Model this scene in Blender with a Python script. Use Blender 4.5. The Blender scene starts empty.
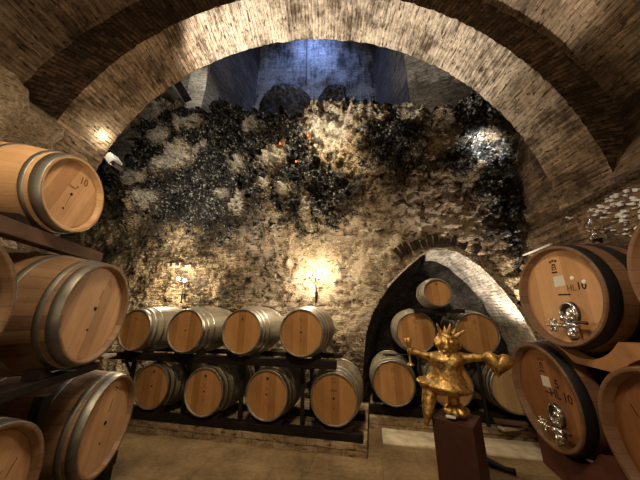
import bpy, bmesh, math, random
from mathutils import Vector, Matrix, noise
random.seed(7)
scene = bpy.context.scene
COL = scene.collection
PI = math.pi
R_ = math.radians

# ------------------------------------------------------------------ places
F = 240.0                                  # focal length in pixels of a 640x480 picture
PITCH = math.atan(72 / F)
CAMZ = 1.57
CP, SP = math.cos(PITCH), math.sin(PITCH)
A12 = R_(12)                               # the back wall stands 12 degrees askew of the arch
C12, S12 = math.cos(A12), math.sin(A12)

def uw(u, w, z=0.0):                       # back-wall frame -> world
    return Vector((u * C12 + w * S12, -u * S12 + w * C12, z))

def ray(px, py):
    a, b = (px - 320) / F, (240 - py) / F
    return Vector((a, CP - b * SP, SP + b * CP))

def on_w(px, py, w):                       # a point seen in the photo on the plane w = const: (u, z)
    d = ray(px, py)
    t = w / (d.x * S12 + d.y * C12)
    return ((d.x * C12 - d.y * S12) * t, CAMZ + d.z * t)

def on_y(px, py, y):
    d = ray(px, py); t = y / d.y
    return Vector((d.x * t, y, CAMZ + d.z * t))

def sstep(a, b, x):
    t = min(1, max(0, (x - a) / (b - a))); return t * t * (3 - 2 * t)

def fbm(p, o=4):
    return noise.fractal(p, 0.9, 2.1, o)

# ------------------------------------------------------------------ materials
def mat(name):
    m = bpy.data.materials.new(name); m.use_nodes = True
    nt = m.node_tree
    return m, nt, nt.nodes['Principled BSDF']

def nd(nt, t, **kw):
    n = nt.nodes.new(t)
    for k, v in kw.items():
        if k.startswith('i_'):
            n.inputs[k[2:].replace('_', ' ')].default_value = v
        else:
            setattr(n, k, v)
    return n

def ramp(nt, fac, stops, interp='LINEAR'):
    r = nt.nodes.new('ShaderNodeValToRGB'); e = r.color_ramp.elements
    r.color_ramp.interpolation = interp
    while len(e) < len(stops): e.new(0.5)
    for i, (p, c) in enumerate(stops):
        e[i].position = p
        e[i].color = (*c, 1) if len(c) == 3 else c
    nt.links.new(fac, r.inputs['Fac'])
    return r.outputs['Color']

def mix(nt, fac, a, b, mode='MIX'):
    n = nt.nodes.new('ShaderNodeMix'); n.data_type = 'RGBA'; n.blend_type = mode
    for sock, v in ((n.inputs[0], fac), (n.inputs[6], a), (n.inputs[7], b)):
        if hasattr(v, 'is_linked'): nt.links.new(v, sock)
        elif isinstance(v, (int, float)): sock.default_value = v
        else: sock.default_value = (*v, 1)
    return n.outputs[2]

def mth(nt, op, a, b=0.0, c=0.0):
    n = nt.nodes.new('ShaderNodeMath'); n.operation = op
    for i, v in enumerate((a, b, c)):
        if hasattr(v, 'is_linked'): nt.links.new(v, n.inputs[i])
        else: n.inputs[i].default_value = v
    return n.outputs[0]

def tnoise(nt, vec, scale, detail=5, rough=0.6, dist=0.0):
    n = nd(nt, 'ShaderNodeTexNoise'); n.inputs['Scale'].default_value = scale
    n.inputs['Detail'].default_value = detail; n.inputs['Roughness'].default_value = rough
    n.inputs['Distortion'].default_value = dist
    if vec is not None: nt.links.new(vec, n.inputs['Vector'])
    return n.outputs['Fac']

def mapping(nt, vec, scale=(1, 1, 1), rot=(0, 0, 0), loc=(0, 0, 0)):
    n = nd(nt, 'ShaderNodeMapping')
    n.inputs['Scale'].default_value = scale; n.inputs['Rotation'].default_value = rot; n.inputs['Location'].default_value = loc
    nt.links.new(vec, n.inputs['Vector']); return n.outputs[0]

def bump(nt, bsdf, h, strength=0.5, dist=0.02):
    b = nd(nt, 'ShaderNodeBump'); b.inputs['Strength'].default_value = strength; b.inputs['Distance'].default_value = dist
    nt.links.new(h, b.inputs['Height']); nt.links.new(b.outputs[0], bsdf.inputs['Normal'])

def plain(name, col, rough=0.6, metal=0.0, var=0.15, scale=12, bmp=0.15):
    m, nt, b = mat(name)
    tc = nd(nt, 'ShaderNodeTexCoord')
    n = tnoise(nt, tc.outputs['Object'], scale)
    lo = tuple(c * (1 - var) for c in col); hi = tuple(min(1, c * (1 + var)) for c in col)
    c = ramp(nt, n, [(0.3, lo), (0.7, hi)])
    nt.links.new(c, b.inputs['Base Color'])
    b.inputs['Roughness'].default_value = rough; b.inputs['Metallic'].default_value = metal
    b.inputs['Specular IOR Level'].default_value = 0.5 if rough < .5 else 0.15
    if bmp: bump(nt, b, n, bmp, 0.004)
    return m

def oak_head(name, dark, light, seam=0.25, plank=0.1):
    """flat boards side by side, grain up and down, in the object's own frame"""
    m, nt, b = mat(name)
    tc = nd(nt, 'ShaderNodeTexCoord'); oi = nd(nt, 'ShaderNodeObjectInfo')
    sx = nd(nt, 'ShaderNodeSeparateXYZ'); nt.links.new(tc.outputs['Object'], sx.inputs[0])
    x = mth(nt, 'MULTIPLY', sx.outputs['X'], 1 / plank)
    x = mth(nt, 'ADD', x, mth(nt, 'MULTIPLY', oi.outputs['Random'], 7.0))
    fl = mth(nt, 'FLOOR', x); fr = mth(nt, 'FRACT', x)
    wn = nd(nt, 'ShaderNodeTexWhiteNoise', noise_dimensions='1D'); nt.links.new(fl, wn.inputs['W'])
    vec = nd(nt, 'ShaderNodeVectorMath', operation='ADD'); nt.links.new(tc.outputs['Object'], vec.inputs[0])
    cx = nd(nt, 'ShaderNodeCombineXYZ'); nt.links.new(mth(nt, 'MULTIPLY', wn.outputs['Value'], 9.0), cx.inputs['Z'])
    nt.links.new(cx.outputs[0], vec.inputs[1])
    g = tnoise(nt, mapping(nt, vec.outputs[0], (34, 20, 2.2)), 1.0, 4, 0.6, 0.5)
    big = tnoise(nt, tc.outputs['Object'], 5, 3)
    v = mth(nt, 'ADD', mth(nt, 'MULTIPLY', g, 0.55), mth(nt, 'MULTIPLY', wn.outputs['Value'], 0.42))
    v = mth(nt, 'ADD', v, mth(nt, 'MULTIPLY', mth(nt, 'SUBTRACT', big, 0.5), 0.5))
    col = ramp(nt, v, [(0.22, dark), (0.8, light)])
    e = mth(nt, 'MINIMUM', fr, mth(nt, 'SUBTRACT', 1.0, fr))
    s = ramp(nt, e, [(0.0, (1 - seam,) * 3), (0.035, (1, 1, 1))])
    col = mix(nt, 1.0, col, s, 'MULTIPLY')
    nt.links.new(col, b.inputs['Base Color'])
    b.inputs['Roughness'].default_value = 0.55; b.inputs['Specular IOR Level'].default_value = 0.3
    bump(nt, b, g, 0.12, 0.003)
    return m

def oak_staves(name, dark, light, n=28, rough=0.55, seam=0.4):
    m, nt, b = mat(name)
    tc = nd(nt, 'ShaderNodeTexCoord'); oi = nd(nt, 'ShaderNodeObjectInfo')
    sx = nd(nt, 'ShaderNodeSeparateXYZ'); nt.links.new(tc.outputs['UV'], sx.inputs[0])
    x = mth(nt, 'MULTIPLY', sx.outputs['X'], n)
    fl = mth(nt, 'FLOOR', x); fr = mth(nt, 'FRACT', x)
    wn = nd(nt, 'ShaderNodeTexWhiteNoise', noise_dimensions='1D'); nt.links.new(mth(nt, 'ADD', fl, mth(nt, 'MULTIPLY', oi.outputs['Random'], 91)), wn.inputs['W'])
    g = tnoise(nt, mapping(nt, tc.outputs['UV'], (160, 4, 1)), 1.0, 4, 0.6, 0.3)
    big = tnoise(nt, tc.outputs['Object'], 4, 4)
    v = mth(nt, 'ADD', mth(nt, 'MULTIPLY', g, 0.5), mth(nt, 'MULTIPLY', wn.outputs['Value'], 0.35))
    v = mth(nt, 'ADD', v, mth(nt, 'MULTIPLY', mth(nt, 'SUBTRACT', big, 0.5), 0.7))
    col = ramp(nt, v, [(0.15, dark), (0.8, light)])
    e = mth(nt, 'MINIMUM', fr, mth(nt, 'SUBTRACT', 1.0, fr))
    s = ramp(nt, e, [(0.0, (1 - seam,) * 3), (0.06, (1, 1, 1))])
    col = mix(nt, 1.0, col, s, 'MULTIPLY')
    nt.links.new(col, b.inputs['Base Color'])
    b.inputs['Roughness'].default_value = rough; b.inputs['Specular IOR Level'].default_value = 0.3
    bump(nt, b, g, 0.15, 0.003)
    return m

def metal(name, col, rough=0.4, dirt=(0.1, 0.08, 0.06), amount=0.5, met=1.0):
    m, nt, b = mat(name)
    tc = nd(nt, 'ShaderNodeTexCoord')
    n = tnoise(nt, tc.outputs['Object'], 9, 6, 0.65)
    f = ramp(nt, n, [(0.42, (0, 0, 0)), (0.75, (amount,) * 3)])
    c = mix(nt, f, col, dirt)
    nt.links.new(c, b.inputs['Base Color'])
    b.inputs['Metallic'].default_value = met
    r = mth(nt, 'ADD', mth(nt, 'MULTIPLY', n, 0.3), rough - 0.15)
    nt.links.new(r, b.inputs['Roughness'])
    return m

def brick(name, c1, c2, mortar, bw=0.28, rh=0.06, ms=0.007, dirt=(0.035, 0.027, 0.02), dirt_amt=0.7, dirt_scale=1.3, bstr=0.8, wash=None, wash_amt=0.0, streak=None, lime_light=None):
    m, nt, b = mat(name)
    tc = nd(nt, 'ShaderNodeTexCoord')
    uv = tc.outputs['UV']
    dn = nd(nt, 'ShaderNodeTexNoise'); dn.inputs['Scale'].default_value = 5; dn.inputs['Detail'].default_value = 3
    nt.links.new(uv, dn.inputs['Vector'])
    off = nd(nt, 'ShaderNodeVectorMath', operation='MULTIPLY_ADD')
    nt.links.new(dn.outputs['Color'], off.inputs[0]); off.inputs[1].default_value = (0.05, 0.03, 0)
    nt.links.new(uv, off.inputs[2])
    bt = nd(nt, 'ShaderNodeTexBrick')
    nt.links.new(off.outputs[0], bt.inputs['Vector'])
    bt.inputs['Color1'].default_value = (*c1, 1); bt.inputs['Color2'].default_value = (*c2, 1); bt.inputs['Mortar'].default_value = (*mortar, 1)
    bt.inputs['Scale'].default_value = 1; bt.inputs['Brick Width'].default_value = bw; bt.inputs['Row Height'].default_value = rh
    bt.inputs['Mortar Size'].default_value = ms; bt.inputs['Mortar Smooth'].default_value = 0.4
    obj = tc.outputs['Object']
    fine = tnoise(nt, obj, 14, 6, 0.7)
    st = tnoise(nt, mapping(nt, uv, streak or (1.5, 14, 1)), 1.0, 5, 0.7)
    big = tnoise(nt, obj, dirt_scale, 6, 0.7)
    dsum = mth(nt, 'ADD', mth(nt, 'MULTIPLY', big, 0.62), mth(nt, 'MULTIPLY', st, 0.38))
    col = bt.outputs['Color']
    if wash:
        wf = ramp(nt, mth(nt, 'ADD', mth(nt, 'MULTIPLY', fine, 0.5), mth(nt, 'MULTIPLY', big, 0.5)), [(0.45, (wash_amt,) * 3), (0.6, (0, 0, 0))])
        col = mix(nt, wf, col, wash)
    if lime_light:
        la = nd(nt, 'ShaderNodeAttribute', attribute_name='lime_light')
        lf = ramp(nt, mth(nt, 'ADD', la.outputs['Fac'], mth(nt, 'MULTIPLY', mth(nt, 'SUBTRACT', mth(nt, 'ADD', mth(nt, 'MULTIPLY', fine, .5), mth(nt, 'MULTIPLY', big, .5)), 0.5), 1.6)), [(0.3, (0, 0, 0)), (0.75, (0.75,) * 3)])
        col = mix(nt, lf, col, mix(nt, 0.25, lime_light, bt.outputs['Color']))
    fd = ramp(nt, dsum, [(0.46, (0, 0, 0)), (0.58, (dirt_amt,) * 3)])
    col = mix(nt, fd, col, dirt)
    col = mix(nt, 1.0, col, ramp(nt, fine, [(0.25, (0.4, 0.38, 0.36)), (0.5, (1, 1, 1)), (0.72, (1.3, 1.28, 1.25))]), 'MULTIPLY')
    # holes where bricks have lost their face
    pits = ramp(nt, tnoise(nt, mapping(nt, uv, (7, 26, 1)), 1.0, 2), [(0.61, (0, 0, 0)), (0.65, (1, 1, 1))])
    col = mix(nt, mth(nt, 'MULTIPLY', pits, 0.85), col, tuple(c * 0.25 for c in c1))
    nt.links.new(col, b.inputs['Base Color'])
    b.inputs['Roughness'].default_value = 0.9; b.inputs['Specular IOR Level'].default_value = 0.15
    h = mth(nt, 'SUBTRACT', mth(nt, 'MULTIPLY', fine, 0.8), mth(nt, 'MULTIPLY', bt.outputs['Fac'], 0.6))
    h = mth(nt, 'SUBTRACT', h, pits)
    bump(nt, b, h, bstr, 0.03)
    return m

def rock(name, stops, crust_attr=True, bstr=0.9, courses=True, scale=3.0, cracks=0, pit=1.0):
    m, nt, b = mat(name)
    tc = nd(nt, 'ShaderNodeTexCoord'); obj = tc.outputs['Object']
    n1 = tnoise(nt, obj, scale, 8, 0.72, 0.4)
    n2 = tnoise(nt, mapping(nt, obj, (1, 1, 2.4)), 11, 6, 0.7, 0.6)
    n3 = tnoise(nt, obj, 0.9, 3, 0.5)
    v = mth(nt, 'ADD', mth(nt, 'MULTIPLY', n1, 0.5), mth(nt, 'MULTIPLY', n2, 0.5))
    v = mth(nt, 'ADD', v, mth(nt, 'MULTIPLY', mth(nt, 'SUBTRACT', n3, 0.5), 0.55))
    col = ramp(nt, v, stops)
    h = mth(nt, 'ADD', mth(nt, 'MULTIPLY', n2, 1.0), mth(nt, 'MULTIPLY', n1, 0.7))
    n4 = tnoise(nt, mapping(nt, obj, (1, 1, 1.9)), 27, 5, 0.75, 0.4)
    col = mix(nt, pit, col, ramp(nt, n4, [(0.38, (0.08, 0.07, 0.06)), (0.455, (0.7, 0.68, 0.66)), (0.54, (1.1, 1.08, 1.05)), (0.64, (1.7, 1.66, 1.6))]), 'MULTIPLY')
    h = mth(nt, 'ADD', h, mth(nt, 'MULTIPLY', n4, 0.8))
    if cracks:
        dv0 = nd(nt, 'ShaderNodeTexNoise'); dv0.inputs['Scale'].default_value = 5; dv0.inputs['Detail'].default_value = 5
        nt.links.new(obj, dv0.inputs['Vector'])
        wv0 = nd(nt, 'ShaderNodeVectorMath', operation='MULTIPLY_ADD'); nt.links.new(dv0.outputs['Color'], wv0.inputs[0]); wv0.inputs[1].default_value = (.5, .5, .5); nt.links.new(obj, wv0.inputs[2])
        v0 = nd(nt, 'ShaderNodeTexVoronoi', feature='DISTANCE_TO_EDGE'); v0.inputs['Scale'].default_value = cracks; nt.links.new(wv0.outputs[0], v0.inputs['Vector'])
        ck = ramp(nt, v0.outputs['Distance'], [(0.0, (0.25, 0.22, 0.2)), (0.04, (0.75, 0.73, 0.7)), (0.1, (1, 1, 1))])
        col = mix(nt, 1.0, col, ck, 'MULTIPLY')
        h = mth(nt, 'ADD', h, mth(nt, 'MULTIPLY', ck, 0.8))
    rough = 0.9
    if courses:
        at2 = nd(nt, 'ShaderNodeAttribute', attribute_name='plaster')
        bt = nd(nt, 'ShaderNodeTexBrick')
        dn = nd(nt, 'ShaderNodeTexNoise'); dn.inputs['Scale'].default_value = 4; dn.inputs['Detail'].default_value = 4
        nt.links.new(tc.outputs['UV'], dn.inputs['Vector'])
        off = nd(nt, 'ShaderNodeVectorMath', operation='MULTIPLY_ADD')
        nt.links.new(dn.outputs['Color'], off.inputs[0]); off.inputs[1].default_value = (0.12, 0.07, 0)
        nt.links.new(tc.outputs['UV'], off.inputs[2]); nt.links.new(off.outputs[0], bt.inputs['Vector'])
        bt.inputs['Scale'].default_value = 1; bt.inputs['Brick Width'].default_value = 0.26; bt.inputs['Row Height'].default_value = 0.085
        bt.inputs['Mortar Size'].default_value = 0.014; bt.inputs['Mortar Smooth'].default_value = 0.6
        bt.inputs['Color1'].default_value = (1.15, 1.05, 0.95, 1); bt.inputs['Color2'].default_value = (0.72, 0.68, 0.64, 1); bt.inputs['Mortar'].default_value = (0.5, 0.47, 0.44, 1)
        at3 = nd(nt, 'ShaderNodeAttribute', attribute_name='courses')
        bf = mth(nt, 'MULTIPLY', at3.outputs['Fac'], ramp(nt, tnoise(nt, obj, 2.3, 5, 0.65), [(0.38, (0.05,) * 3), (0.6, (0.85,) * 3)]))
        col = mix(nt, bf, col, mix(nt, 1.0, col, bt.outputs['Color'], 'MULTIPLY'))
        h = mth(nt, 'SUBTRACT', h, mth(nt, 'MULTIPLY', mth(nt, 'MULTIPLY', bt.outputs['Fac'], 0.9), bf))
        # pale flaking plaster, pinkish where thin
        pn = tnoise(nt, obj, 6, 7, 0.7, 0.8)
        pf = mth(nt, 'MULTIPLY', at2.outputs['Fac'], ramp(nt, pn, [(0.44, (0, 0, 0)), (0.5, (1, 1, 1))]))
        pc = ramp(nt, tnoise(nt, obj, 4, 4), [(0.35, (0.42, 0.3, 0.2)), (0.6, (0.55, 0.46, 0.35))])
        col = mix(nt, pf, col, pc)
        h = mth(nt, 'ADD', h, mth(nt, 'MULTIPLY', pf, 0.35))
        # sooty blotches
        sf = ramp(nt, tnoise(nt, obj, 1.7, 8, 0.75, 0.5), [(0.53, (0, 0, 0)), (0.62, (0.75,) * 3)])
        sf = mth(nt, 'MULTIPLY', sf, mth(nt, 'SUBTRACT', 1.0, mth(nt, 'MULTIPLY', at2.outputs['Fac'], 0.7)))
        col = mix(nt, sf, col, (0.05, 0.038, 0.026))
    if crust_attr:
        at = nd(nt, 'ShaderNodeAttribute', attribute_name='crust')
        k = mth(nt, 'ADD', at.outputs['Fac'], mth(nt, 'MULTIPLY', mth(nt, 'SUBTRACT', n1, 0.5), 3.2))
        k = mth(nt, 'ADD', k, mth(nt, 'MULTIPLY', mth(nt, 'SUBTRACT', n2, 0.5), 2.2))
        kf = ramp(nt, k, [(0.42, (0, 0, 0)), (0.52, (1, 1, 1))])
        dv = nd(nt, 'ShaderNodeTexNoise'); dv.inputs['Scale'].default_value = 9; dv.inputs['Detail'].default_value = 4
        nt.links.new(obj, dv.inputs['Vector'])
        wv = nd(nt, 'ShaderNodeVectorMath', operation='MULTIPLY_ADD'); nt.links.new(dv.outputs['Color'], wv.inputs[0]); wv.inputs[1].default_value = (.12, .12, .12); nt.links.new(obj, wv.inputs[2])
        def cells(sc):
            vo = nd(nt, 'ShaderNodeTexVoronoi'); vo.inputs['Scale'].default_value = sc; nt.links.new(wv.outputs[0], vo.inputs['Vector'])
            se = nd(nt, 'ShaderNodeSeparateColor'); nt.links.new(vo.outputs['Color'], se.inputs[0])
            return vo.outputs['Distance'], se.outputs[0]
        d1, r1 = cells(17.0); d2, r2 = cells(36.0)
        big = tnoise(nt, obj, 2.2, 6, 0.7, 0.5)
        spk = mth(nt, 'ADD', mth(nt, 'MULTIPLY', r1, 0.55), mth(nt, 'MULTIPLY', r2, 0.45))
        spk = mth(nt, 'ADD', spk, mth(nt, 'MULTIPLY', mth(nt, 'SUBTRACT', big, 0.5), 1.5))
        cc = ramp(nt, spk, [(0.26, (0.006, 0.005, 0.004)), (0.44, (0.042, 0.035, 0.026)), (0.58, (0.15, 0.13, 0.1)), (0.7, (0.44, 0.41, 0.34)), (0.95, (0.66, 0.63, 0.56))])
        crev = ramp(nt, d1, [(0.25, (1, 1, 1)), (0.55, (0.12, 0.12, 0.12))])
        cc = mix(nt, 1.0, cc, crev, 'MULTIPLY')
        spk = mth(nt, 'SUBTRACT', 0.8, d1)
        ap = nd(nt, 'ShaderNodeAttribute', attribute_name='pale')
        pk = ramp(nt, mth(nt, 'ADD', ap.outputs['Fac'], mth(nt, 'MULTIPLY', mth(nt, 'SUBTRACT', n2, 0.5), 2.4)), [(0.45, (0, 0, 0)), (0.62, (0.85,) * 3)])
        col = mix(nt, pk, col, ramp(nt, n4, [(0.36, (0.12, 0.1, 0.075)), (0.5, (0.46, 0.41, 0.32)), (0.64, (0.68, 0.63, 0.53))]))
        col = mix(nt, mth(nt, 'MULTIPLY', kf, mth(nt, 'SUBTRACT', 1.0, mth(nt, 'MULTIPLY', pk, .8))), col, cc)
        h = mth(nt, 'ADD', h, mth(nt, 'MULTIPLY', mth(nt, 'MULTIPLY', spk, 2.2), kf))
        rr = mth(nt, 'SUBTRACT', 0.9, mth(nt, 'MULTIPLY', kf, 0.4))
        nt.links.new(rr, b.inputs['Roughness'])
    else:
        b.inputs['Roughness'].default_value = rough
    b.inputs['Specular IOR Level'].default_value = 0.3
    nt.links.new(col, b.inputs['Base Color'])
    bump(nt, b, h, bstr, 0.06)
    return m

def emit(name, col, strength):
    m, nt, b = mat(name)
    b.inputs['Base Color'].default_value = (*col, 1)
    b.inputs['Emission Color'].default_value = (*col, 1); b.inputs['Emission Strength'].default_value = strength
    return m

def glass(name, col=(1, 1, 1), rough=0.02):
    m, nt, b = mat(name)
    b.inputs['Base Color'].default_value = (*col, 1); b.inputs['Roughness'].default_value = rough
    b.inputs['Transmission Weight'].default_value = 1.0; b.inputs['IOR'].default_value = 1.45
    return m

M = {}
M['head'] = oak_head('oak_head', (0.32, 0.15, 0.048), (0.56, 0.29, 0.105))
M['head_new'] = oak_head('oak_head_new', (0.34, 0.175, 0.08), (0.56, 0.33, 0.17), plank=0.11)
M['head_red'] = oak_head('oak_head_red', (0.19, 0.075, 0.026), (0.36, 0.155, 0.055), plank=0.13)
M['head_big'] = oak_head('oak_head_big', (0.42, 0.21, 0.085), (0.6, 0.34, 0.155), plank=0.16, seam=0.15)
M['head_lit'] = oak_head('oak_head_lit', (0.42, 0.27, 0.12), (0.58, 0.4, 0.2))
M['staves_grey'] = oak_staves('staves_grey', (0.12, 0.095, 0.065), (0.3, 0.25, 0.18), 26, 0.5)
M['staves_new'] = oak_staves('staves_new', (0.4, 0.22, 0.1), (0.6, 0.37, 0.19), 26, 0.5, 0.2)
M['staves_oak'] = oak_staves('staves_oak', (0.13, 0.07, 0.034), (0.33, 0.19, 0.095), 30)
M['staves_big'] = oak_staves('staves_big', (0.12, 0.058, 0.028), (0.26, 0.135, 0.065), 34)
M['hoop'] = metal('galvanised_hoop', (0.46, 0.44, 0.38), 0.42, (0.16, 0.13, 0.1))
M['hoop_dull'] = metal('dull_hoop', (0.3, 0.28, 0.23), 0.5, (0.1, 0.08, 0.06), 0.7)
M['hoop_black'] = metal('black_hoop', (0.014, 0.013, 0.014), 0.5, (0.03, 0.02, 0.018), 0.5, 0.3)
M['ink'] = plain('stencil_ink', (0.035, 0.02, 0.012), 0.8, bmp=0)
M['ink_faded'] = plain('faded_ink', (0.2, 0.095, 0.04), 0.8, bmp=0)
M['ink_red'] = plain('red_ink', (0.16, 0.035, 0.02), 0.8, bmp=0)
M['paper'] = plain('paper_label', (0.62, 0.6, 0.52), 0.7, var=0.05, bmp=0)
M['hole'] = plain('dark_plug', (0.02, 0.012, 0.008), 0.8)
M['timber'] = plain('dark_timber', (0.015, 0.0105, 0.008), 0.7, var=0.4, scale=6, bmp=0.3)
M['timber_brown'] = plain('brown_timber', (0.1, 0.055, 0.038), 0.6, var=0.3, scale=6, bmp=0.3)
M['timber_red'] = plain('red_brown_timber', (0.1, 0.035, 0.022), 0.65, var=0.35, scale=5, bmp=0.3)
M['cradle'] = plain('oak_cradle', (0.34, 0.165, 0.07), 0.6, var=0.3, scale=5, bmp=0.25)
M['board'] = plain('pale_board', (0.42, 0.33, 0.22), 0.7, var=0.15)
M['steel'] = metal('stainless_steel', (0.72, 0.7, 0.66), 0.24, (0.4, 0.35, 0.3), 0.2)
M['steel_dark'] = metal('dark_steel', (0.13, 0.13, 0.14), 0.3, (0.05, 0.04, 0.04), 0.4)
M['black_iron'] = metal('black_iron', (0.03, 0.027, 0.025), 0.55, (0.06, 0.035, 0.02), 0.5, 0.7)
M['corten'] = metal('rusty_brown_steel', (0.075, 0.026, 0.015), 0.6, (0.04, 0.014, 0.01), 0.8, 0.15)
M['gold'] = None
M['black'] = plain('black_paint', (0.012, 0.011, 0.011), 0.5)
M['white_metal'] = plain('white_enamel', (0.75, 0.74, 0.7), 0.35, var=0.03, bmp=0)
M['glass'] = glass('clear_glass')
M['wine'] = plain('red_wine', (0.02, 0.003, 0.004), 0.1, bmp=0)
M['bulb'] = emit('bulb_glow', (1.0, 0.78, 0.42), 60)
M['flood_lens'] = emit('flood_lens', (1.0, 0.9, 0.62), 25)
M['red_led'] = emit('red_led', (1.0, 0.08, 0.03), 6)
M['cable'] = plain('black_cable', (0.015, 0.015, 0.016), 0.6, bmp=0)
def gold():
    m, nt, b = mat('gold_bronze')
    tc = nd(nt, 'ShaderNodeTexCoord')
    n = tnoise(nt, tc.outputs['Object'], 16, 6, 0.7)
    n2 = tnoise(nt, tc.outputs['Object'], 55, 4, 0.6)
    v = mth(nt, 'ADD', mth(nt, 'MULTIPLY', n, 0.7), mth(nt, 'MULTIPLY', n2, 0.3))
    c = ramp(nt, v, [(0.36, (0.1, 0.05, 0.014)), (0.48, (0.46, 0.27, 0.08)), (0.62, (0.8, 0.56, 0.22))])
    nt.links.new(c, b.inputs['Base Color']); b.inputs['Metallic'].default_value = 0.9
    nt.links.new(ramp(nt, v, [(0.3, (0.65,) * 3), (0.7, (0.34,) * 3)]), b.inputs['Roughness'])
    bump(nt, b, v, 0.5, 0.006)
    return m
M['gold'] = gold()
M['soffit'] = brick('soffit_brick', (0.17, 0.105, 0.062), (0.46, 0.32, 0.2), (0.12, 0.085, 0.055), bw=0.3, rh=0.055, lime_light=(0.72, 0.62, 0.49), dirt=(0.06, 0.036, 0.02), dirt_amt=0.9, dirt_scale=1.9, wash=(0.5, 0.37, 0.25), wash_amt=0.4, streak=(2.2, 24, 1))  # mortar darkened so the joints carry painted gap shadow
M['arch_face'] = brick('arch_face_brick', (0.08, 0.05, 0.03), (0.24, 0.155, 0.095), (0.06, 0.043, 0.03), bw=0.28, rh=0.055, dirt_amt=0.7)
M['vault'] = brick('vault_brick', (0.14, 0.085, 0.05), (0.42, 0.28, 0.17), (0.12, 0.085, 0.055), bw=0.3, rh=0.06, dirt_amt=0.85, dirt_scale=0.9, wash=(0.42, 0.31, 0.2), wash_amt=0.5)
M['side_brick'] = brick('side_wall_brick', (0.14, 0.09, 0.054), (0.29, 0.19, 0.115), (0.15, 0.1, 0.065), bw=0.3, rh=0.06, dirt_amt=0.9, dirt_scale=2.4)
M['grey_brick'] = brick('grey_brick', (0.3, 0.27, 0.22), (0.42, 0.38, 0.32), (0.25, 0.22, 0.18), bw=0.28, rh=0.08, dirt_amt=0.6, dirt_scale=1.2)
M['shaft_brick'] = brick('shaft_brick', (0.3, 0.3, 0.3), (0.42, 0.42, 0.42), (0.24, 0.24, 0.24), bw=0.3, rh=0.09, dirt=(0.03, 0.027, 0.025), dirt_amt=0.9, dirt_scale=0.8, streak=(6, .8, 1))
M['pale_brick'] = brick('pale_jamb_brick', (0.5, 0.46, 0.38), (0.68, 0.63, 0.54), (0.4, 0.36, 0.3), bw=0.28, rh=0.08, dirt_amt=0.4, dirt_scale=1.2)
M['rubble'] = rock('shaft_rubble', [(0.35, (0.02, 0.018, 0.016)), (0.48, (0.09, 0.08, 0.07)), (0.6, (0.2, 0.19, 0.17)), (0.72, (0.4, 0.38, 0.35))], crust_attr=False, courses=False, scale=5, cracks=4.0)
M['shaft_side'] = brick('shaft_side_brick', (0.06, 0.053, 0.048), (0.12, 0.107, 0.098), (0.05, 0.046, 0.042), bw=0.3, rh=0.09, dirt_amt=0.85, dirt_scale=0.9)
M['dark_brick'] = plain('sooty_brick', (0.02, 0.014, 0.01), 0.9, var=.6, scale=9, bmp=.5)
M['cut_stone'] = plain('cut_stone', (0.36, 0.28, 0.18), 0.9, var=.3, scale=7, bmp=.5)
M['niche_brick'] = brick('niche_brick', (0.42, 0.36, 0.29), (0.6, 0.54, 0.45), (0.3, 0.26, 0.21), bw=0.3, rh=0.06, dirt=(0.05, 0.04, 0.03), dirt_amt=0.7, dirt_scale=2.2, wash=(0.66, 0.6, 0.52), wash_amt=0.6, streak=(3, 20, 1))
M['ledge_brick'] = brick('ledge_brick', (0.34, 0.24, 0.13), (0.44, 0.32, 0.19), (0.24, 0.18, 0.11), bw=0.28, rh=0.075, dirt_amt=0.6)
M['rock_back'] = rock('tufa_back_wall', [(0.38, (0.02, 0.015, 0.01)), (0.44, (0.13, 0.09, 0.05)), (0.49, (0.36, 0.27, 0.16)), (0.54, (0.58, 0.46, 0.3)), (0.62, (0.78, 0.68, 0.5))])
M['rock_left'] = rock('tufa_left_wall', [(0.3, (0.09, 0.063, 0.04)), (0.4, (0.28, 0.2, 0.13)), (0.52, (0.46, 0.35, 0.24)), (0.68, (0.62, 0.5, 0.36))], crust_attr=False, courses=False, pit=.7)
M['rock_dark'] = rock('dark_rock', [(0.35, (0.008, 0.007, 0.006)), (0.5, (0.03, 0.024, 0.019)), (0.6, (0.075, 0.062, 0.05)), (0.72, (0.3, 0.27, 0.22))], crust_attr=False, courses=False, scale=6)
M['rock_pier'] = rock('pier_rock', [(0.35, (0.03, 0.022, 0.016)), (0.5, (0.13, 0.09, 0.055)), (0.7, (0.28, 0.2, 0.13))], crust_attr=False, courses=False, scale=5)
def floor_mat():
    m, nt, b = mat('stone_floor')
    tc = nd(nt, 'ShaderNodeTexCoord'); o = tc.outputs['Object']
    n = tnoise(nt, o, 1.8, 7, 0.65); n2 = tnoise(nt, o, 20, 6, 0.7)
    bt = nd(nt, 'ShaderNodeTexBrick'); nt.links.new(mapping(nt, o, rot=(0, 0, A12)), bt.inputs['Vector'])
    bt.inputs['Scale'].default_value = 1; bt.inputs['Brick Width'].default_value = 0.75; bt.inputs['Row Height'].default_value = 0.42; bt.inputs['Mortar Size'].default_value = 0.006
    bt.inputs['Color1'].default_value = (1, 1, 1, 1); bt.inputs['Color2'].default_value = (0.86, 0.86, 0.86, 1); bt.inputs['Mortar'].default_value = (0.7, 0.7, 0.7, 1)
    v = mth(nt, 'ADD', mth(nt, 'MULTIPLY', n, 0.65), mth(nt, 'MULTIPLY', n2, 0.35))
    c = ramp(nt, v, [(0.38, (0.11, 0.07, 0.034)), (0.52, (0.21, 0.138, 0.066)), (0.66, (0.33, 0.235, 0.125))])
    c = mix(nt, 1.0, c, bt.outputs['Color'], 'MULTIPLY')
    nt.links.new(c, b.inputs['Base Color']); b.inputs['Roughness'].default_value = 0.6; b.inputs['Specular IOR Level'].default_value = 0.3
    bump(nt, b, v, 0.4, 0.02)
    return m
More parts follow.
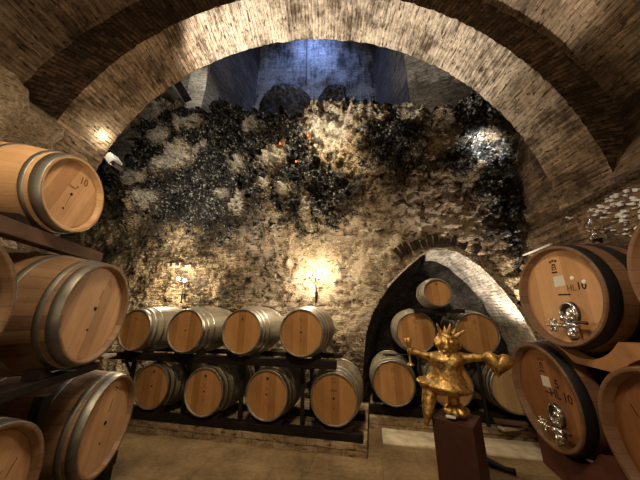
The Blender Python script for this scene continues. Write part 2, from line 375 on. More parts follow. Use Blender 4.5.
M['floor'] = floor_mat()
M['floor_strip'] = plain('pale_strip', (0.5, 0.42, 0.29), 0.85, var=0.25, scale=9, bmp=0.5)

# ------------------------------------------------------------------ mesh helpers
def obj(name, bm, m=None, parent=None, smooth=False, loc=None, rot=None, bevel=0.0):
    me = bpy.data.meshes.new(name); bm.to_mesh(me); bm.free()
    if m: me.materials.append(m)
    if smooth:
        for p in me.polygons: p.use_smooth = True
    o = bpy.data.objects.new(name, me); COL.objects.link(o)
    if parent: o.parent = parent
    if loc is not None: o.location = loc
    if rot is not None: o.rotation_euler = rot
    if bevel:
        b = o.modifiers.new('bevel', 'BEVEL'); b.width = bevel; b.segments = 2; b.limit_method = 'ANGLE'
    return o

def empty(name, loc=(0, 0, 0), rz=0.0):
    o = bpy.data.objects.new(name, None); COL.objects.link(o); o.empty_display_size = 0.1
    o.location = loc; o.rotation_euler = (0, 0, rz); return o

def tag(o, label=None, cat=None, group=None, kind=None):
    if label: o['label'] = label
    if cat: o['category'] = cat
    if group: o['group'] = group
    if kind: o['kind'] = kind
    return o

def struct(name, bm, m, smooth=False, label=None, cat=None):
    o = obj(name, bm, m, smooth=smooth); return tag(o, label, cat, kind='structure')

def copy_tree(o, parent=None):
    c = o.copy(); COL.objects.link(c)
    if parent: c.parent = parent
    for ch in list(o.children): copy_tree(ch, c)
    return c

def add_box(bm, c, s, rot=None):
    mtx = Matrix.Translation(c)
    if rot is not None: mtx = mtx @ rot.to_4x4()
    mtx = mtx @ Matrix.Diagonal((*s, 1))
    bmesh.ops.create_cube(bm, size=1, matrix=mtx)
    return bm

def box(c, s, rot=None): return add_box(bmesh.new(), Vector(c), s, rot)

def beam_bm(p0, p1, wd, ht, bm=None):
    """a squared timber from p0 to p1 (centre line)"""
    bm = bm or bmesh.new()
    p0, p1 = Vector(p0), Vector(p1); d = p1 - p0; L = d.length
    q = d.to_track_quat('Y', 'Z')
    return add_box(bm, (p0 + p1) / 2, (wd, L, ht), q.to_matrix())

def add_tube(bm, pts, rads, seg=12, cap=True):
    pts = [Vector(p) for p in pts]; n = len(pts)
    if isinstance(rads, (int, float)): rads = [rads] * n
    rings = []; up = None
    for i in range(n):
        t = (pts[min(i + 1, n - 1)] - pts[max(i - 1, 0)]).normalized()
        if up is None:
            up = t.orthogonal().normalized()
        up = (up - t * up.dot(t)).normalized(); s = t.cross(up)
        rings.append([bm.verts.new(pts[i] + (up * math.cos(a) + s * math.sin(a)) * rads[i]) for a in (2 * PI * k / seg for k in range(seg))])
    for a, b in zip(rings, rings[1:]):
        for k in range(seg):
            bm.faces.new((a[k], a[(k + 1) % seg], b[(k + 1) % seg], b[k]))
    if cap:
        bm.faces.new(rings[0][::-1]); bm.faces.new(rings[-1])
    return bm

def tube(pts, rads, seg=12): return add_tube(bmesh.new(), pts, rads, seg)

def lathe_y(profile, seg=64, closed=False, bm=None, sx=1.0):
    """profile of (y, r) turned about the Y axis, with u round and v along"""
    bm = bm or bmesh.new()
    uvl = bm.loops.layers.uv.verify()
    rings = []
    for (y, r) in profile:
        rings.append([bm.verts.new((sx * r * math.sin(2 * PI * k / seg), y, r * math.cos(2 * PI * k / seg))) for k in range(seg)])
    pr = list(range(len(profile)))
    pairs = list(zip(pr, pr[1:])) + ([(pr[-1], 0)] if closed else [])
    for i, j in pairs:
        for k in range(seg):
            k2 = (k + 1) % seg
            f = bm.faces.new((rings[i][k], rings[j][k], rings[j][k2], rings[i][k2]))
            uv = ((k / seg, profile[i][0]), (k / seg, profile[j][0]), ((k + 1) / seg, profile[j][0]), ((k + 1) / seg, profile[i][0]))
            for lp, c in zip(f.loops, uv): lp[uvl].uv = c
    return bm

def disc_y(y0, y1, r, seg=64):
    bm = bmesh.new()
    lathe_y([(y0, r), (y1, r)], seg, bm=bm)
    vs = list(bm.verts)
    bm.faces.new(vs[:seg]); bm.faces.new(vs[seg:][::-1])
    bmesh.ops.recalc_face_normals(bm, faces=bm.faces)
    return bm

def ball(c, r, seg=16, scale=(1, 1, 1), bm=None):
    bm = bm or bmesh.new()
    bmesh.ops.create_uvsphere(bm, u_segments=seg, v_segments=seg // 2 + 2, radius=r, matrix=Matrix.Translation(c) @ Matrix.Diagonal((*scale, 1)))
    return bm

def text_obj(s, size, m, parent, loc, rot, name='lettering'):
    cu = bpy.data.curves.new('t', 'FONT'); cu.body = s; cu.size = size; cu.align_x = 'CENTER'; cu.align_y = 'CENTER'; cu.extrude = 0.0008
    cu.resolution_u = 3; cu.offset = size * .02
    to = bpy.data.objects.new('t', cu); COL.objects.link(to)
    bpy.context.view_layer.update()
    me = bpy.data.meshes.new_from_object(to.evaluated_get(bpy.context.evaluated_depsgraph_get()))
    bpy.data.objects.remove(to); bpy.data.curves.remove(cu)
    me.name = name; me.materials.clear(); me.materials.append(m)
    o = bpy.data.objects.new(name, me); COL.objects.link(o)
    o.parent = parent; o.location = loc; o.rotation_euler = rot
    return o

# ------------------------------------------------------------------ barrels
def rad_at(y, L, r, R): return r + (R - r) * (1 - (2 * y / L) ** 2)

def stave_bm(r, R, L, t=0.022, ch=0.05):
    n = 18
    prof = [(-L / 2 + L * i / n, rad_at(-L / 2 + L * i / n, L, r, R)) for i in range(n + 1)]
    out = [(-L / 2 + ch, r - t * 1.4), (-L / 2 + ch, r - t * 1.1), (-L / 2 + 0.004, r - t * 0.85), (-L / 2, r - t * 0.7), (-L / 2, r - 0.006)]
    back = [(-y, q) for y, q in reversed(out)]
    return lathe_y(out + prof[0:1] + prof[1:-1] + prof[-1:] + back, 72)

def hoop_bm(y0, y1, L, r, R, t=0.0035):
    a, b = rad_at(y0, L, r, R), rad_at(y1, L, r, R)
    return lathe_y([(y0, a - 0.004), (y0, a + t), (y0 + 0.002, a + t + 0.001), ((y0 + y1) / 2, (a + b) / 2 + t + 0.0015), (y1 - 0.002, b + t + 0.001), (y1, b + t), (y1, b - 0.004)], 72)

def make_barrel(name, r, R, L, hoops, m_head, m_stave, m_hoop, t=0.02, ch=0.05):
    root = empty(name); root['head_depth'] = ch - 0.02
    zc = (0, 0, R)
    hd = ch - 0.02
    obj('stave_shell', stave_bm(r, R, L, t, ch), M[m_stave], root, True, zc)
    obj('front_head', disc_y(-L / 2 + hd, -L / 2 + hd + 0.026, r - t * 1.12), M[m_head], root, False, zc)
    obj('back_head', disc_y(L / 2 - hd - 0.026, L / 2 - hd, r - t * 1.12), M[m_head], root, False, zc)
    for y0, y1 in hoops:
        obj('hoop', hoop_bm(-L / 2 + y0, -L / 2 + y1, L, r, R), M[m_hoop], root, True, zc)
        obj('hoop', hoop_bm(L / 2 - y1, L / 2 - y0, L, r, R), M[m_hoop], root, True, zc)
    b = bmesh.new(); add_tube(b, [(0, 0, R - 0.01), (0, 0, R + 0.014)], [0.032, 0.028], 20)
    obj('bung', b, M['cradle'], root, False, zc)
    root['dims'] = (r, R, L)
    return root

def head_y(root): return -root['dims'][2] / 2 + root['head_depth']

def strokes(root, items, m='ink', name='stencil_mark', roll=0.0):
    """small inked bars (x, z, w, h, turn) on the front head"""
    y = head_y(root) - 0.0006; R = root['dims'][1]
    bm = bmesh.new()
    for (x, z, w, h, a) in items:
        add_box(bm, Vector((x, y, z)), (w, 0.0016, h), Matrix.Rotation(a, 3, 'Y'))
    return obj(name, bm, M[m], root, loc=(0, 0, R), rot=(0, roll, 0))

def plug(root, x, z, r, m='hole', name='tap_hole', roll=0.0):
    y = head_y(root)
    bm = bmesh.new(); add_tube(bm, [(x, y + 0.004, z), (x, y - 0.003, z)], r, 16)
    return obj(name, bm, M[m], root, loc=(0, 0, root['dims'][1]), rot=(0, roll, 0))

def roll_barrel(root, a):
    for ch in root.children:
        if ch.name.startswith(('front_head', 'stave_shell', 'back_head')): ch.rotation_euler = (0, a, 0)

def place(root, fx, fy, fz, theta, label, group, tilt=0.0):
    """stand the barrel so that the middle of its front face is at f and its body runs along theta"""
    r, R, L = root['dims']; th = R_(theta)
    root.rotation_euler = (R_(tilt), 0, -th)
    root.location = Vector((fx, fy, fz)) - root.rotation_euler.to_matrix() @ Vector((0, -L / 2, R))
    tag(root, label, 'barrel', group)

HB = [(0.0, 0.045), (0.085, 0.12), (0.2, 0.235)]
base = make_barrel('wine_barrel', 0.29, 0.345, 0.93, HB, 'head', 'staves_grey', 'hoop', .015, .04)
first = [True]
def barrique(fx, fy, fz, th, label, group):
    b = base if first[0] else copy_tree(base)
    first[0] = False
    place(b, fx, fy, fz, th, label, group); return b

def emblem(root, z, s=0.03, m='ink'):
    strokes(root, [(0, z, s, s, 0)], m, 'black_stamp'); strokes(root, [(-s * 0.1, z, s * 0.16, s * 0.6, 0), (s * 0.18, z, s * 0.12, s * 0.5, 0.3)], 'head', 'stamp_figure')
    root.children[-1].location.y -= 0.001

GU, GL = 'barrels on the upper row of the back rack', 'barrels on the lower row of the back rack'
ZU, ZL = 1.314, 0.545
WU = [(-3.554, 3.191), (-2.656, 3.175), (-1.799, 3.225), (-0.94, 3.216)]
WL = [(-3.2, 3.32), (-2.298, 3.26), (-1.416, 3.314), (-0.543, 3.344)]
LU = ['leftmost oak barrel of the upper back row, under the left wall lamp',
      'oak barrel second from left in upper back row with bright shining hoops',
      'oak barrel third from left in upper back row with small stamp near its top',
      'oak barrel at the right end of the upper back row beneath the brighter wall lamp']
LL = ['leftmost oak barrel of the lower back row, part hidden by a nearer barrel',
      'oak barrel second from left in lower back row with dark square stamp',
      'oak barrel third from left in lower back row with black square stamp',
      'largest looking oak barrel at the right end of the lower back row beside the niche']
row = []
for (u, w), lb in zip(WU, LU):
    p = uw(u, w); row.append(barrique(p.x, p.y, ZU, 12, lb, GU))
for (u, w), lb in zip(WL, LL):
    p = uw(u, w); row.append(barrique(p.x, p.y, ZL, 12, lb, GL))
def small_marks(b, seed, top=True, hole=True):
    rnd = random.Random(seed)
    it = []
    if top:
        it += [(-0.022, 0.165, 0.007, 0.026, 0.1), (-0.006, 0.165, 0.005, 0.022, 0), (0.012, 0.166, 0.012, 0.005, 0), (0.014, 0.156, 0.013, 0.004, 0), (0.0, 0.14, 0.05, 0.006, 0)]
    it += [(0.002, 0.075 - 0.013 * k, 0.014 + 0.03 * rnd.random(), 0.004, rnd.uniform(-.1, .1)) for k in range(3)]
    it += [(0.0, -0.06 - 0.02 * k, 0.008 + 0.012 * rnd.random(), 0.005, 0) for k in range(3)]
    strokes(b, it, 'ink_faded')
    if hole:
        plug(b, 0, 0.0, 0.012); plug(b, 0, -0.105, 0.006)
small_marks(row[0], 1, True, False); small_marks(row[1], 2, False); strokes(row[2], [(0, .2, .03, .006, .3), (0, .17, .02, .02, 0), (0, .15, .04, .008, 0)]); small_marks(row[3], 4, True)
for i in (4, 5, 6):
    emblem(row[i], 0.185, 0.034); small_marks(row[i], 10 + i, False)
strokes(row[7], [(-0.03, .2, .006, .045, 0), (.03, .2, .006, .045, 0), (0, .222, .06, .006, 0), (0, .178, .06, .006, 0), (0, .2, .006, .04, 0)], 'ink_faded', 'square_stamp')
strokes(row[7], [(-.03, .085, .02, .02, .7), (0, .09, .02, .03, 0), (.03, .085, .02, .02, -.7)], 'ink_faded'); small_marks(row[7], 30, False)

# niche barrels
GN = 'barrels stacked inside the arched niche'
for (u, w, z, lb) in [(0.225, 4.0, 0.597, 'oak barrel at bottom left inside the arched niche, left of the gold figure'),
                      (1.0, 4.1, 0.597, 'oak barrel low in the niche half hidden behind the gold figure legs'),
                      (0.629, 4.17, 1.272, 'oak barrel in the niche middle row behind the goblet of the gold figure'),
                      (1.487, 4.2, 1.263, 'oak barrel in the niche middle row behind the gold figure crown')]:
    p = uw(u, w); b = barrique(p.x, p.y, z, 12, lb, GN)
    strokes(b, [(0, .19, .05, .006, 0), (0, .175, .03, .004, 0)], 'ink_faded')
p = uw(1.77, 4.03); b = copy_tree(base); place(b, p.x, p.y, 0.597, 12, 'brightly lit barrel low at the right side of the niche under the gold heart', GN)
for ch in b.children:
    if ch.name.startswith('front_head'): ch.data = ch.data.copy(); ch.data.materials[0] = M['head_lit']  # paler oak puts the light on this head into its colour
sb = make_barrel('small_wine_barrel', 0.2, 0.238, 0.62, [(0, .035), (.06, .085), (.14, .165)], 'head', 'staves_grey', 'hoop')
p = uw(0.967, 3.96); place(sb, p.x, p.y, 1.85, 12, 'small oak keg alone on the topmost shelf of the niche', GN)
emblem(sb, 0.13, 0.028); strokes(sb, [(0, .07 - .02 * k, .012, .008, 0) for k in range(4)], 'ink_faded')

# left stack
GLS = 'barrels racked along the left wall'
tb = make_barrel('wine_barrel', 0.29, 0.345, 0.95, [(0.0, 0.06), (0.085, 0.112), (0.29, 0.32)], 'head_new', 'staves_new', 'hoop', .026, .06)
roll_barrel(tb, R_(18))
place(tb, -1.901, 1.698, 2.45, 260, 'pale new oak barrel highest on the left, on a timber beam', GLS)
t = text_obj('10', 0.085, M['ink_faded'], tb, (0, head_y(tb) - 0.0004, 0.345), (0, 0, 0))
t.rotation_euler = (R_(90), R_(0), 0); t.location = (0.075, head_y(tb) - 0.0006, 0.345 + 0.15)
strokes(tb, [(-.02, .06, .07, .005, -.1), (-.02, .05, .05, .004, -.1), (.02, .085, .012, .02, 0), (.0, -.05, .003, .12, .0)], 'ink_faded', roll=R_(10))
plug(tb, 0, 0.0, 0.011); plug(tb, -0.03, -0.13, 0.007)
HT = [(0.0, 0.06), (0.085, 0.12), (0.27, 0.31)]
tn = make_barrel('large_wine_barrel', 0.36, 0.43, 1.08, HT, 'head_new', 'staves_oak', 'hoop_dull', .028, .06)
roll_barrel(tn, R_(14))
mid, low, midn, lown = tn, copy_tree(tn), copy_tree(tn), copy_tree(tn)
place(mid, -1.69, 1.928, 1.574, 259, 'big oak barrel in the middle tier at left, just under the timber beam end', GLS)
place(low, -1.81, 2.44, 0.655, 259, 'big oak barrel lowest at left, nearest the floor and the back rack', GLS)
s = 1.03; dx, dy = -math.sin(R_(-11)) * s, -math.cos(R_(-11)) * s
place(midn, -1.69 + dx, 1.928 + dy, 1.574, 259, 'big oak barrel of the middle tier cut off by the left edge of the photo', GLS)
place(lown, -1.81 + dx, 2.44 + dy, 0.655, 259, 'big oak barrel of the bottom tier cut off at the lower left corner', GLS)
strokes(mid, [(.03 + .02 * k, .25 - .012 * k, .006, .04, .3) for k in range(3)] + [(-.0, .1 + .02 * k, .006, .02, .4) for k in range(4)], 'ink_faded', roll=R_(14))
plug(mid, 0.0, 0.02, .014); plug(mid, -.03, -.13, .008)
strokes(low, [(.0, .26, .05, .006, .3), (.0, .24, .03, .006, .3)] + [(0, .09 + .025 * k, .006, .022, .4) for k in range(4)], 'ink', roll=R_(14))
plug(low, 0.0, 0.0, .016); plug(low, -.02, -.14, .008)
strokes(lown, [(.2, .1, .006, .08, .5), (.12, .07, .005, .1, .6)], 'ink_faded')

# right stack of big casks
GR = 'large casks racked along the right wall'
HC = [(0.014, 0.095), (0.19, 0.29), (0.38, 0.46)]
ck = make_barrel('large_cask', 0.45, 0.488, 0.93, HC, 'head_big', 'staves_big', 'hoop_black', .034, .085)
roll_barrel(ck, R_(-4))
ru, rl, rnl, rnu = ck, copy_tree(ck), copy_tree(ck), copy_tree(ck)
TH = 99
def set_head(root, m):
    for ch in root.children:
        if ch.name.startswith('front_head'): ch.data = ch.data.copy(); ch.data.materials[0] = M[m]
set_head(rl, 'head_red'); set_head(rnl, 'head_red')
place(ru, 2.178, 2.285, 1.729, 94.4, 'large pale cask with steel tap and a glass airlock on top, upper right', GR, -5.2)
place(rl, 2.234, 2.773, 0.781, TH, 'large reddish cask with steel tap and number 5, lower right', GR)
dx, dy = -math.sin(R_(12)) * 1.15, -math.cos(R_(12)) * 1.15
place(rnl, 1.988, 1.614, 0.781, TH, 'large reddish cask at lower right cut off by the photo edge', GR)
place(rnu, 2.124 + dx * 1.017, 2.223 + dy * 1.017, 1.732, TH, 'large cask at upper right showing only a sliver of its rim', GR)

for q_ in (rl, rnl):
    q_.scale = (1.03,) * 3; q_.location = q_.location - (q_.rotation_euler.to_matrix() @ Vector((0, -.465, .488))) * .03
def hatch(root, x, z):
    y = head_y(root); R = root['dims'][1]; o = Vector((x, y, R + z))
    h = obj('hatch', lathe_y([(0.012, 0.0), (0.0, .05), (-.004, .07), (-.02, .076), (-.03, .086), (-.02, .098), (0.004, .102)], 40, sx=0.9), M['steel_dark'], root, True, loc=o)
    obj('hatch_rim', lathe_y([(-.02, .078), (-.036, .085), (-.028, .097), (-.014, .094)], 40, closed=True, sx=0.9), M['steel'], h, True)
    b = bmesh.new(); ball((0.01, -.02, -.01), .04, 16, (1, .6, 1.3), bm=b); obj('hatch_boss', b, M['steel'], h, True)
    b = bmesh.new(); add_tube(b, [(-.05, -.05, -.06), (.07, -.05, -.045)], .014, 12); obj('hatch_bar', b, M['steel'], h, True)
    b = bmesh.new(); add_tube(b, [(.05, -.03, .06), (.085, -.05, .02), (.095, -.05, -.05)], .01, 10); obj('hatch_latch', b, M['steel'], h, True)
    c = o + Vector((.03, -.06, -.125))
    tp = obj('tap', tube([o + Vector((.03, .004, -.125)), c], [.036, .026], 20), M['steel'], root, True)
    b = bmesh.new(); add_tube(b, [c + Vector((-.13, 0, .015)), c + Vector((.075, 0, .02))], [.02, .024], 16); obj('tap_body', b, M['steel'], tp, True)
    b = bmesh.new(); hub = c + Vector((-.14, -.012, .015))
    for k in range(6):
        a = k * PI / 3
        add_tube(b, [hub, hub + Vector((math.cos(a) * .05, -.004, math.sin(a) * .05))], [.016, .013], 10)
        ball(hub + Vector((math.cos(a) * .05, -.006, math.sin(a) * .05)), .016, 10, bm=b)
    ball(hub + Vector((0, -.006, 0)), .028, 12, bm=b)
    obj('tap_wheel', b, M['steel'], tp, True)
    b = bmesh.new(); add_tube(b, [c + Vector((.0, .008, -.005)), c + Vector((.01, 0, -.05)), c + Vector((.035, -.004, -.08))], [.03, .03, .036], 16); obj('tap_spout', b, M['steel'], tp, True)
    b = bmesh.new(); ball(c + Vector((.05, -.006, -.02)), .03, 12, bm=b); obj('tap_nut', b, M['steel'], tp, True)
    obj('tap_lever', tube([c + Vector((.03, .005, .03)), c + Vector((.09, 0, .05)), c + Vector((.16, 0, .045))], [.012, .011, .015], 10), M['timber_brown'], tp, True)

def crest(root, x, z, m1, m2, sc=1.0):
    y = head_y(root) - 0.0006; R = root['dims'][1]
    b = bmesh.new()
    for (dx, dz, w, h, a) in [(-.024, .055, .02, .018, .5), (.024, .055, .02, .018, -.5), (0, .062, .02, .016, 0)]:
        add_box(b, Vector((x + dx * sc, y, R + z + dz * sc)), (w * sc, .0016, h * sc), Matrix.Rotation(a, 3, 'Y'))
    obj('crest_cap', b, M[m1], root)
    b = bmesh.new()
    for (dx, dz, w, h, a) in [(0, .03, .026, .012, 0), (-.014, .008, .008, .04, .1), (.014, .008, .008, .04, -.1), (0, .01, .012, .008, 0), (0, -.008, .014, .006, 0), (0, -.03, .05, .012, .06)]:
        add_box(b, Vector((x + dx * sc, y, R + z + dz * sc)), (w * sc, .0016, h * sc), Matrix.Rotation(a, 3, 'Y'))
    obj('crest', b, M[m2], root)

def cask_text(root, s, size, x, z, m='ink'):
    return text_obj(s, size, M[m], root, (x, head_y(root) - 0.0006, root['dims'][1] + z), (R_(90), 0, 0))
RC = 0.488
for root, m1, m2 in ((ru, 'ink_red', 'ink'), (rl, 'ink_red', 'ink')):
    up = root is ru
    crest(root, -.03 if up else -.005, .25 if up else .235, m1, m2, 1.25)
    obj('paper_label', box((.0 if up else .01, head_y(root) - .0005, RC + (.125 if up else .11)), (.11, .0016, .095), Matrix.Rotation(-.03, 3, 'Y')), M['paper'], root)
    obj('slot', box((.03 if up else .02, head_y(root) - .002, RC + (.0 if up else .015)), (.12 if up else .08, .006, .012), Matrix.Rotation(.05, 3, 'Y')), M['ink'], root)
    hatch(root, .06 if up else .065, -.165 if up else -.16)
cask_text(rl, '5', .11, .15, .115); cask_text(rl, 'HL 10', .105, .165, .025)
cask_text(ru, 'HL', .075, .11, .05, 'ink_faded'); cask_text(ru, '10', .09, .205, .06, 'ink')
for (x, z) in ((.135, .135), (.235, .092)):
    b = bmesh.new(); ball((x, head_y(ru) - .002, RC + z), .02, 16, (1, .3, 1), bm=b); obj('white_spot', b, M['white_metal'], ru, True)  # small flattened white domes on the cask head
strokes(rnl, [(-.25, .16, .006, .07, -.4)], 'ink')

# ------------------------------------------------------------------ racks
def rack_beam(parent, p0, p1, wd, ht, m='timber', name='beam'):
    return obj(name, beam_bm(p0, p1, wd, ht), M[m], parent, bevel=0.006)

rk = tag(empty('barrel_rack', uw(-1.9, 3.7)), 'long dark two tier timber rack carrying the back wall barrels', 'rack')
def rp(u, w, z): return uw(u, w, z) - rk.location
zr = rad_at(-0.245, .93, .29, .345) + .007
def beam_top(w, faces, z, half=.05, r=.29, R=.345, L=.93):
    return min(z - max(rad_at(min(L / 2, w + e - fw - L / 2), L, r, R) for e in (-half, 0, half)) - .007 for fw in faces)
for z, row_ in ((ZU, WU), (ZL, WL)):
    ends = (-4.1, -0.5) if z == ZU else (-3.9, -0.2)
    for w in (3.36, 3.93):
        zt = beam_top(w, [q[1] for q in row_], z)
        hb_ = .06 if z == ZU and w > 3.5 else .1
        rack_beam(rk, rp(ends[0], w, zt - hb_ / 2), rp(ends[1], w, zt - hb_ / 2), .1, hb_)
for u in (-3.75, -2.75, -1.857, -0.98):
    for w in (3.5, 3.98):
        rack_beam(rk, rp(u, w, 0.14), rp(u, w, ZU - zr - 0.145), .05, .05, 'black_iron', 'post')
    rack_beam(rk, rp(u, 3.3, ZU - zr - .128), rp(u, 4.0, ZU - zr - .122), .05, .045, 'black_iron', 'cross_arm')
    rack_beam(rk, rp(u, 3.48, .66), rp(u, 3.36, ZU - zr - .15), .035, .035, 'black_iron', 'brace')
def chock(parent, u, w, z, s=1, m='timber'):
    """a wedge with a sloping face against the barrel"""
    bm = bmesh.new()
    pts = [(0, 0), (.13, 0), (.13, .05)] + [(x_, zr - math.sqrt(zr * zr - (x_ + .1) ** 2) - .004) for x_ in (.1, .07, .04, .015)]
    a = [bm.verts.new(rp(u + s * x, w - .045, z + zz)) for x, zz in pts]; b = [bm.verts.new(rp(u + s * x, w + .045, z + zz)) for x, zz in pts]
    n = len(pts)
    for i in range(n): bm.faces.new((a[i], a[(i + 1) % n], b[(i + 1) % n], b[i]))
    bm.faces.new(a[::-1]); bm.faces.new(b); bmesh.ops.recalc_face_normals(bm, faces=bm.faces)
    return obj('wedge', bm, M[m], parent)
for z, row_ in ((ZU, WU), (ZL, WL)):
    for (u, w) in row_:
        for s in (-1, 1):
            chock(rk, u + s * .1, 3.36, beam_top(3.36, [q[1] for q in row_], z), s)

nr = tag(empty('niche_rack', uw(1.0, 4.4)), 'dark timber shelves holding the barrels inside the arched niche', 'rack')
def np_(u, w, z): return uw(u, w, z) - nr.location
zt = beam_top(4.2, (4.0, 4.1, 4.03), .597)
rack_beam(nr, np_(-.15, 4.2, zt - .055), np_(2.3, 4.2, zt - .055), .1, .1, 'timber', 'shelf_beam')
zt = beam_top(4.75, (4.0, 4.1, 4.03), .597)
rack_beam(nr, np_(-.1, 4.75, zt - .055), np_(2.3, 4.75, zt - .055), .1, .1, 'timber', 'shelf_beam')
for w, z in ((4.2, .944), (4.98, .922)):
    rack_beam(nr, np_(.1, w, z), np_(2.05, w, z), .05, .014, 'black_iron', 'flat_bar')
rack_beam(nr, np_(.62, 4.11, 1.583), np_(1.33, 4.11, 1.583), .08, .06, 'timber', 'shelf_beam')
rack_beam(nr, np_(.8, 4.53, 1.622), np_(1.15, 4.53, 1.622), .06, .014, 'black_iron', 'flat_bar')
rack_beam(nr, np_(1.058, 4.58, .955), np_(1.058, 4.58, 1.51), .05, .05, 'black_iron', 'post')
rack_beam(nr, np_(1.058, 4.08, 1.53), np_(1.058, 4.6, 1.53), .05, .04, 'black_iron', 'cross_arm')
for u in (.61, 1.385):
    for w in (4.08, 5.08):
        rack_beam(nr, np_(u, w, .14), np_(u, w, .93), .04, .04, 'black_iron', 'post')
    rack_beam(nr, np_(u, 4.06, .915), np_(u, 5.08, .9), .04, .02, 'black_iron', 'cross_arm')

# loose boards lying on the niche ledge
for (u, w, z, l, rz, lb, m) in [(1.62, 4.0, .215, .36, -.12, 'grey plank end lying in front of the brightly lit niche barrel', 'timber_brown'),
                                (1.62, 4.02, .15, .3, .35, 'short pale board on the niche ledge under the brightly lit barrel', 'board')]:
    o = obj('plank', box((0, 0, .016), (l, .1, .032)), M[m], bevel=.004); o.location = uw(u, w, z); o.rotation_euler = (0, 0, -A12 + rz)
    tag(o, lb, 'board', 'loose boards on the niche ledge')

# left rack
lr = tag(empty('barrel_rack', (-2.2, 1.6, 0)), 'dark brown timber rack holding the three tiers of left barrels', 'rack')
def lp(x, y, z): return Vector((x, y, z)) - lr.location
def tier(fx, fy, fz, R_b, y0, y1, m, hts=(.11, .11), offs=(.14, .72), r=.36, L=1.08):
    d = Vector((math.sin(R_(-14)), math.cos(R_(-14)), 0)); ax = Vector((-math.sin(R_(79)), -math.cos(R_(79)), 0))
    for o, ht in zip(offs, hts):
        rr = rad_at(-L / 2 + o, L, r, R_b)
        c = Vector((fx, fy, fz)) + ax * o; c.z = fz - max(rad_at(-L / 2 + o + e, L, r, R_b) for e in (-.055, 0, .055)) - .007 - ht / 2
        rack_beam(lr, c + d * y0 - lr.location, c + d * y1 - lr.location, .1, ht, m)
tier(-1.901, 1.698, 2.45, .345, -1.6, .62, 'timber_brown', (.1, .1), (.12, .75), .29, .95)
tier(-1.69, 1.928, 1.574, .43, -1.9, .34, 'timber', (.055, .032))
tier(-1.81, 2.44, .655, .43, -2.2, .5, 'timber', (.11, .11))
DROW = Vector((math.sin(R_(-11)), math.cos(R_(-11)), 0)); AXL = Vector((-math.sin(R_(79)), -math.cos(R_(79)), 0))
for o_ in (.2, .75):
    c = Vector((-1.81, 2.44, 0)) + AXL * o_ - DROW * .515
    rack_beam(lr, c - lr.location, c + Vector((0, 0, 1.02)) - lr.location, .07, .07, 'timber', 'post')
    c = Vector((-1.69, 1.928, 0)) + AXL * (o_ + .2) - DROW * .515
    rack_beam(lr, c + Vector((0, 0, 1.14)) - lr.location, c + Vector((0, 0, 2.02)) - lr.location, .06, .06, 'timber', 'post')
    for k in (.42, -.515):
        c = Vector((-1.81, 2.44, 0)) + AXL * o_ + DROW * k
        rack_beam(lr, c - lr.location, c + Vector((0, 0, .15)) - lr.location, .12, .16, 'timber', 'foot')
def wedge_at(parent, p, yaw, l, h, wd, m, name='wedge'):
    bm = bmesh.new()
    pts = [(0, 0), (l, 0), (l, h), (l * .8, h), (l * .35, h * .42)]
    a = [bm.verts.new((x, -wd / 2, z)) for x, z in pts]; b = [bm.verts.new((x, wd / 2, z)) for x, z in pts]
    n = 4
    for i in range(n): bm.faces.new((a[i], a[(i + 1) % n], b[(i + 1) % n], b[i]))
    bm.faces.new(a[::-1]); bm.faces.new(b); bmesh.ops.recalc_face_normals(bm, faces=bm.faces)
    return obj(name, bm, M[m], parent, loc=p, rot=(0, 0, yaw))
# wedges either side of each left barrel, on the beams
dW = Vector((math.sin(R_(-14)), math.cos(R_(-14)), 0)); aX = Vector((-math.sin(R_(79)), -math.cos(R_(79)), 0))
for (fx, fy, fz, r, R_b, L) in ((-1.901, 1.698, 2.45, .29, .345, .95), (-1.69, 1.928, 1.574, .36, .43, 1.08), (-1.81, 2.44, .655, .36, .43, 1.08)):
    rr = rad_at(-L / 2 + .14, L, r, R_b)
    for s in (-1, 1):
        p = Vector((fx, fy, fz - rr)) + aX * .14 + dW * (.13 * s) - Vector((0, 0, .012))
        wedge_at(lr, p - lr.location, R_(104) if s > 0 else R_(104 - 180), .14, .055, .09, 'timber')
o = obj('plank', box((0, 0, .012), (.09, .2, .024)), M['board'], bevel=.003)
o.location = Vector((-1.78, 1.93, 1.19)) + dW * .36; o.rotation_euler = (0, 0, R_(14)); tag(o, 'pale board end sticking out under the middle left barrel', 'board')

# right cradles: planks hollowed for the casks
AXR = Vector((math.sin(R_(TH)), math.cos(R_(TH)), 0))      # the casks' own direction, away from their faces
DR = Vector((math.sin(A12), math.cos(A12), 0))
def cradle_profile(s0, s1, ztop, cuts, zmin, n=90):
    out = []
    for i in range(n + 1):
        s = s0 + (s1 - s0) * i / n; z = ztop
        for (sc, zc, rr) in cuts:
            if abs(s - sc) < rr: z = min(z, zc - math.sqrt(rr * rr - (s - sc) ** 2))
        out.append((s, max(z, zmin)))
    return out
def cradle_bm(prof, org, th):
    bm = bmesh.new(); up = Vector((0, 0, 1)); rows = []
    for (s, zb, z) in prof:
        b0 = org + DR * s
        rows.append([bm.verts.new(b0 + up * zb), bm.verts.new(b0 + up * z), bm.verts.new(b0 + AXR * th + up * z), bm.verts.new(b0 + AXR * th + up * zb)])
    for a, b in zip(rows, rows[1:]):
        for k in range(4): bm.faces.new((a[k], a[(k + 1) % 4], b[(k + 1) % 4], b[k]))
    bm.faces.new(rows[0]); bm.faces.new(rows[-1][::-1])
    bmesh.ops.recalc_face_normals(bm, faces=bm.faces)
    return bm
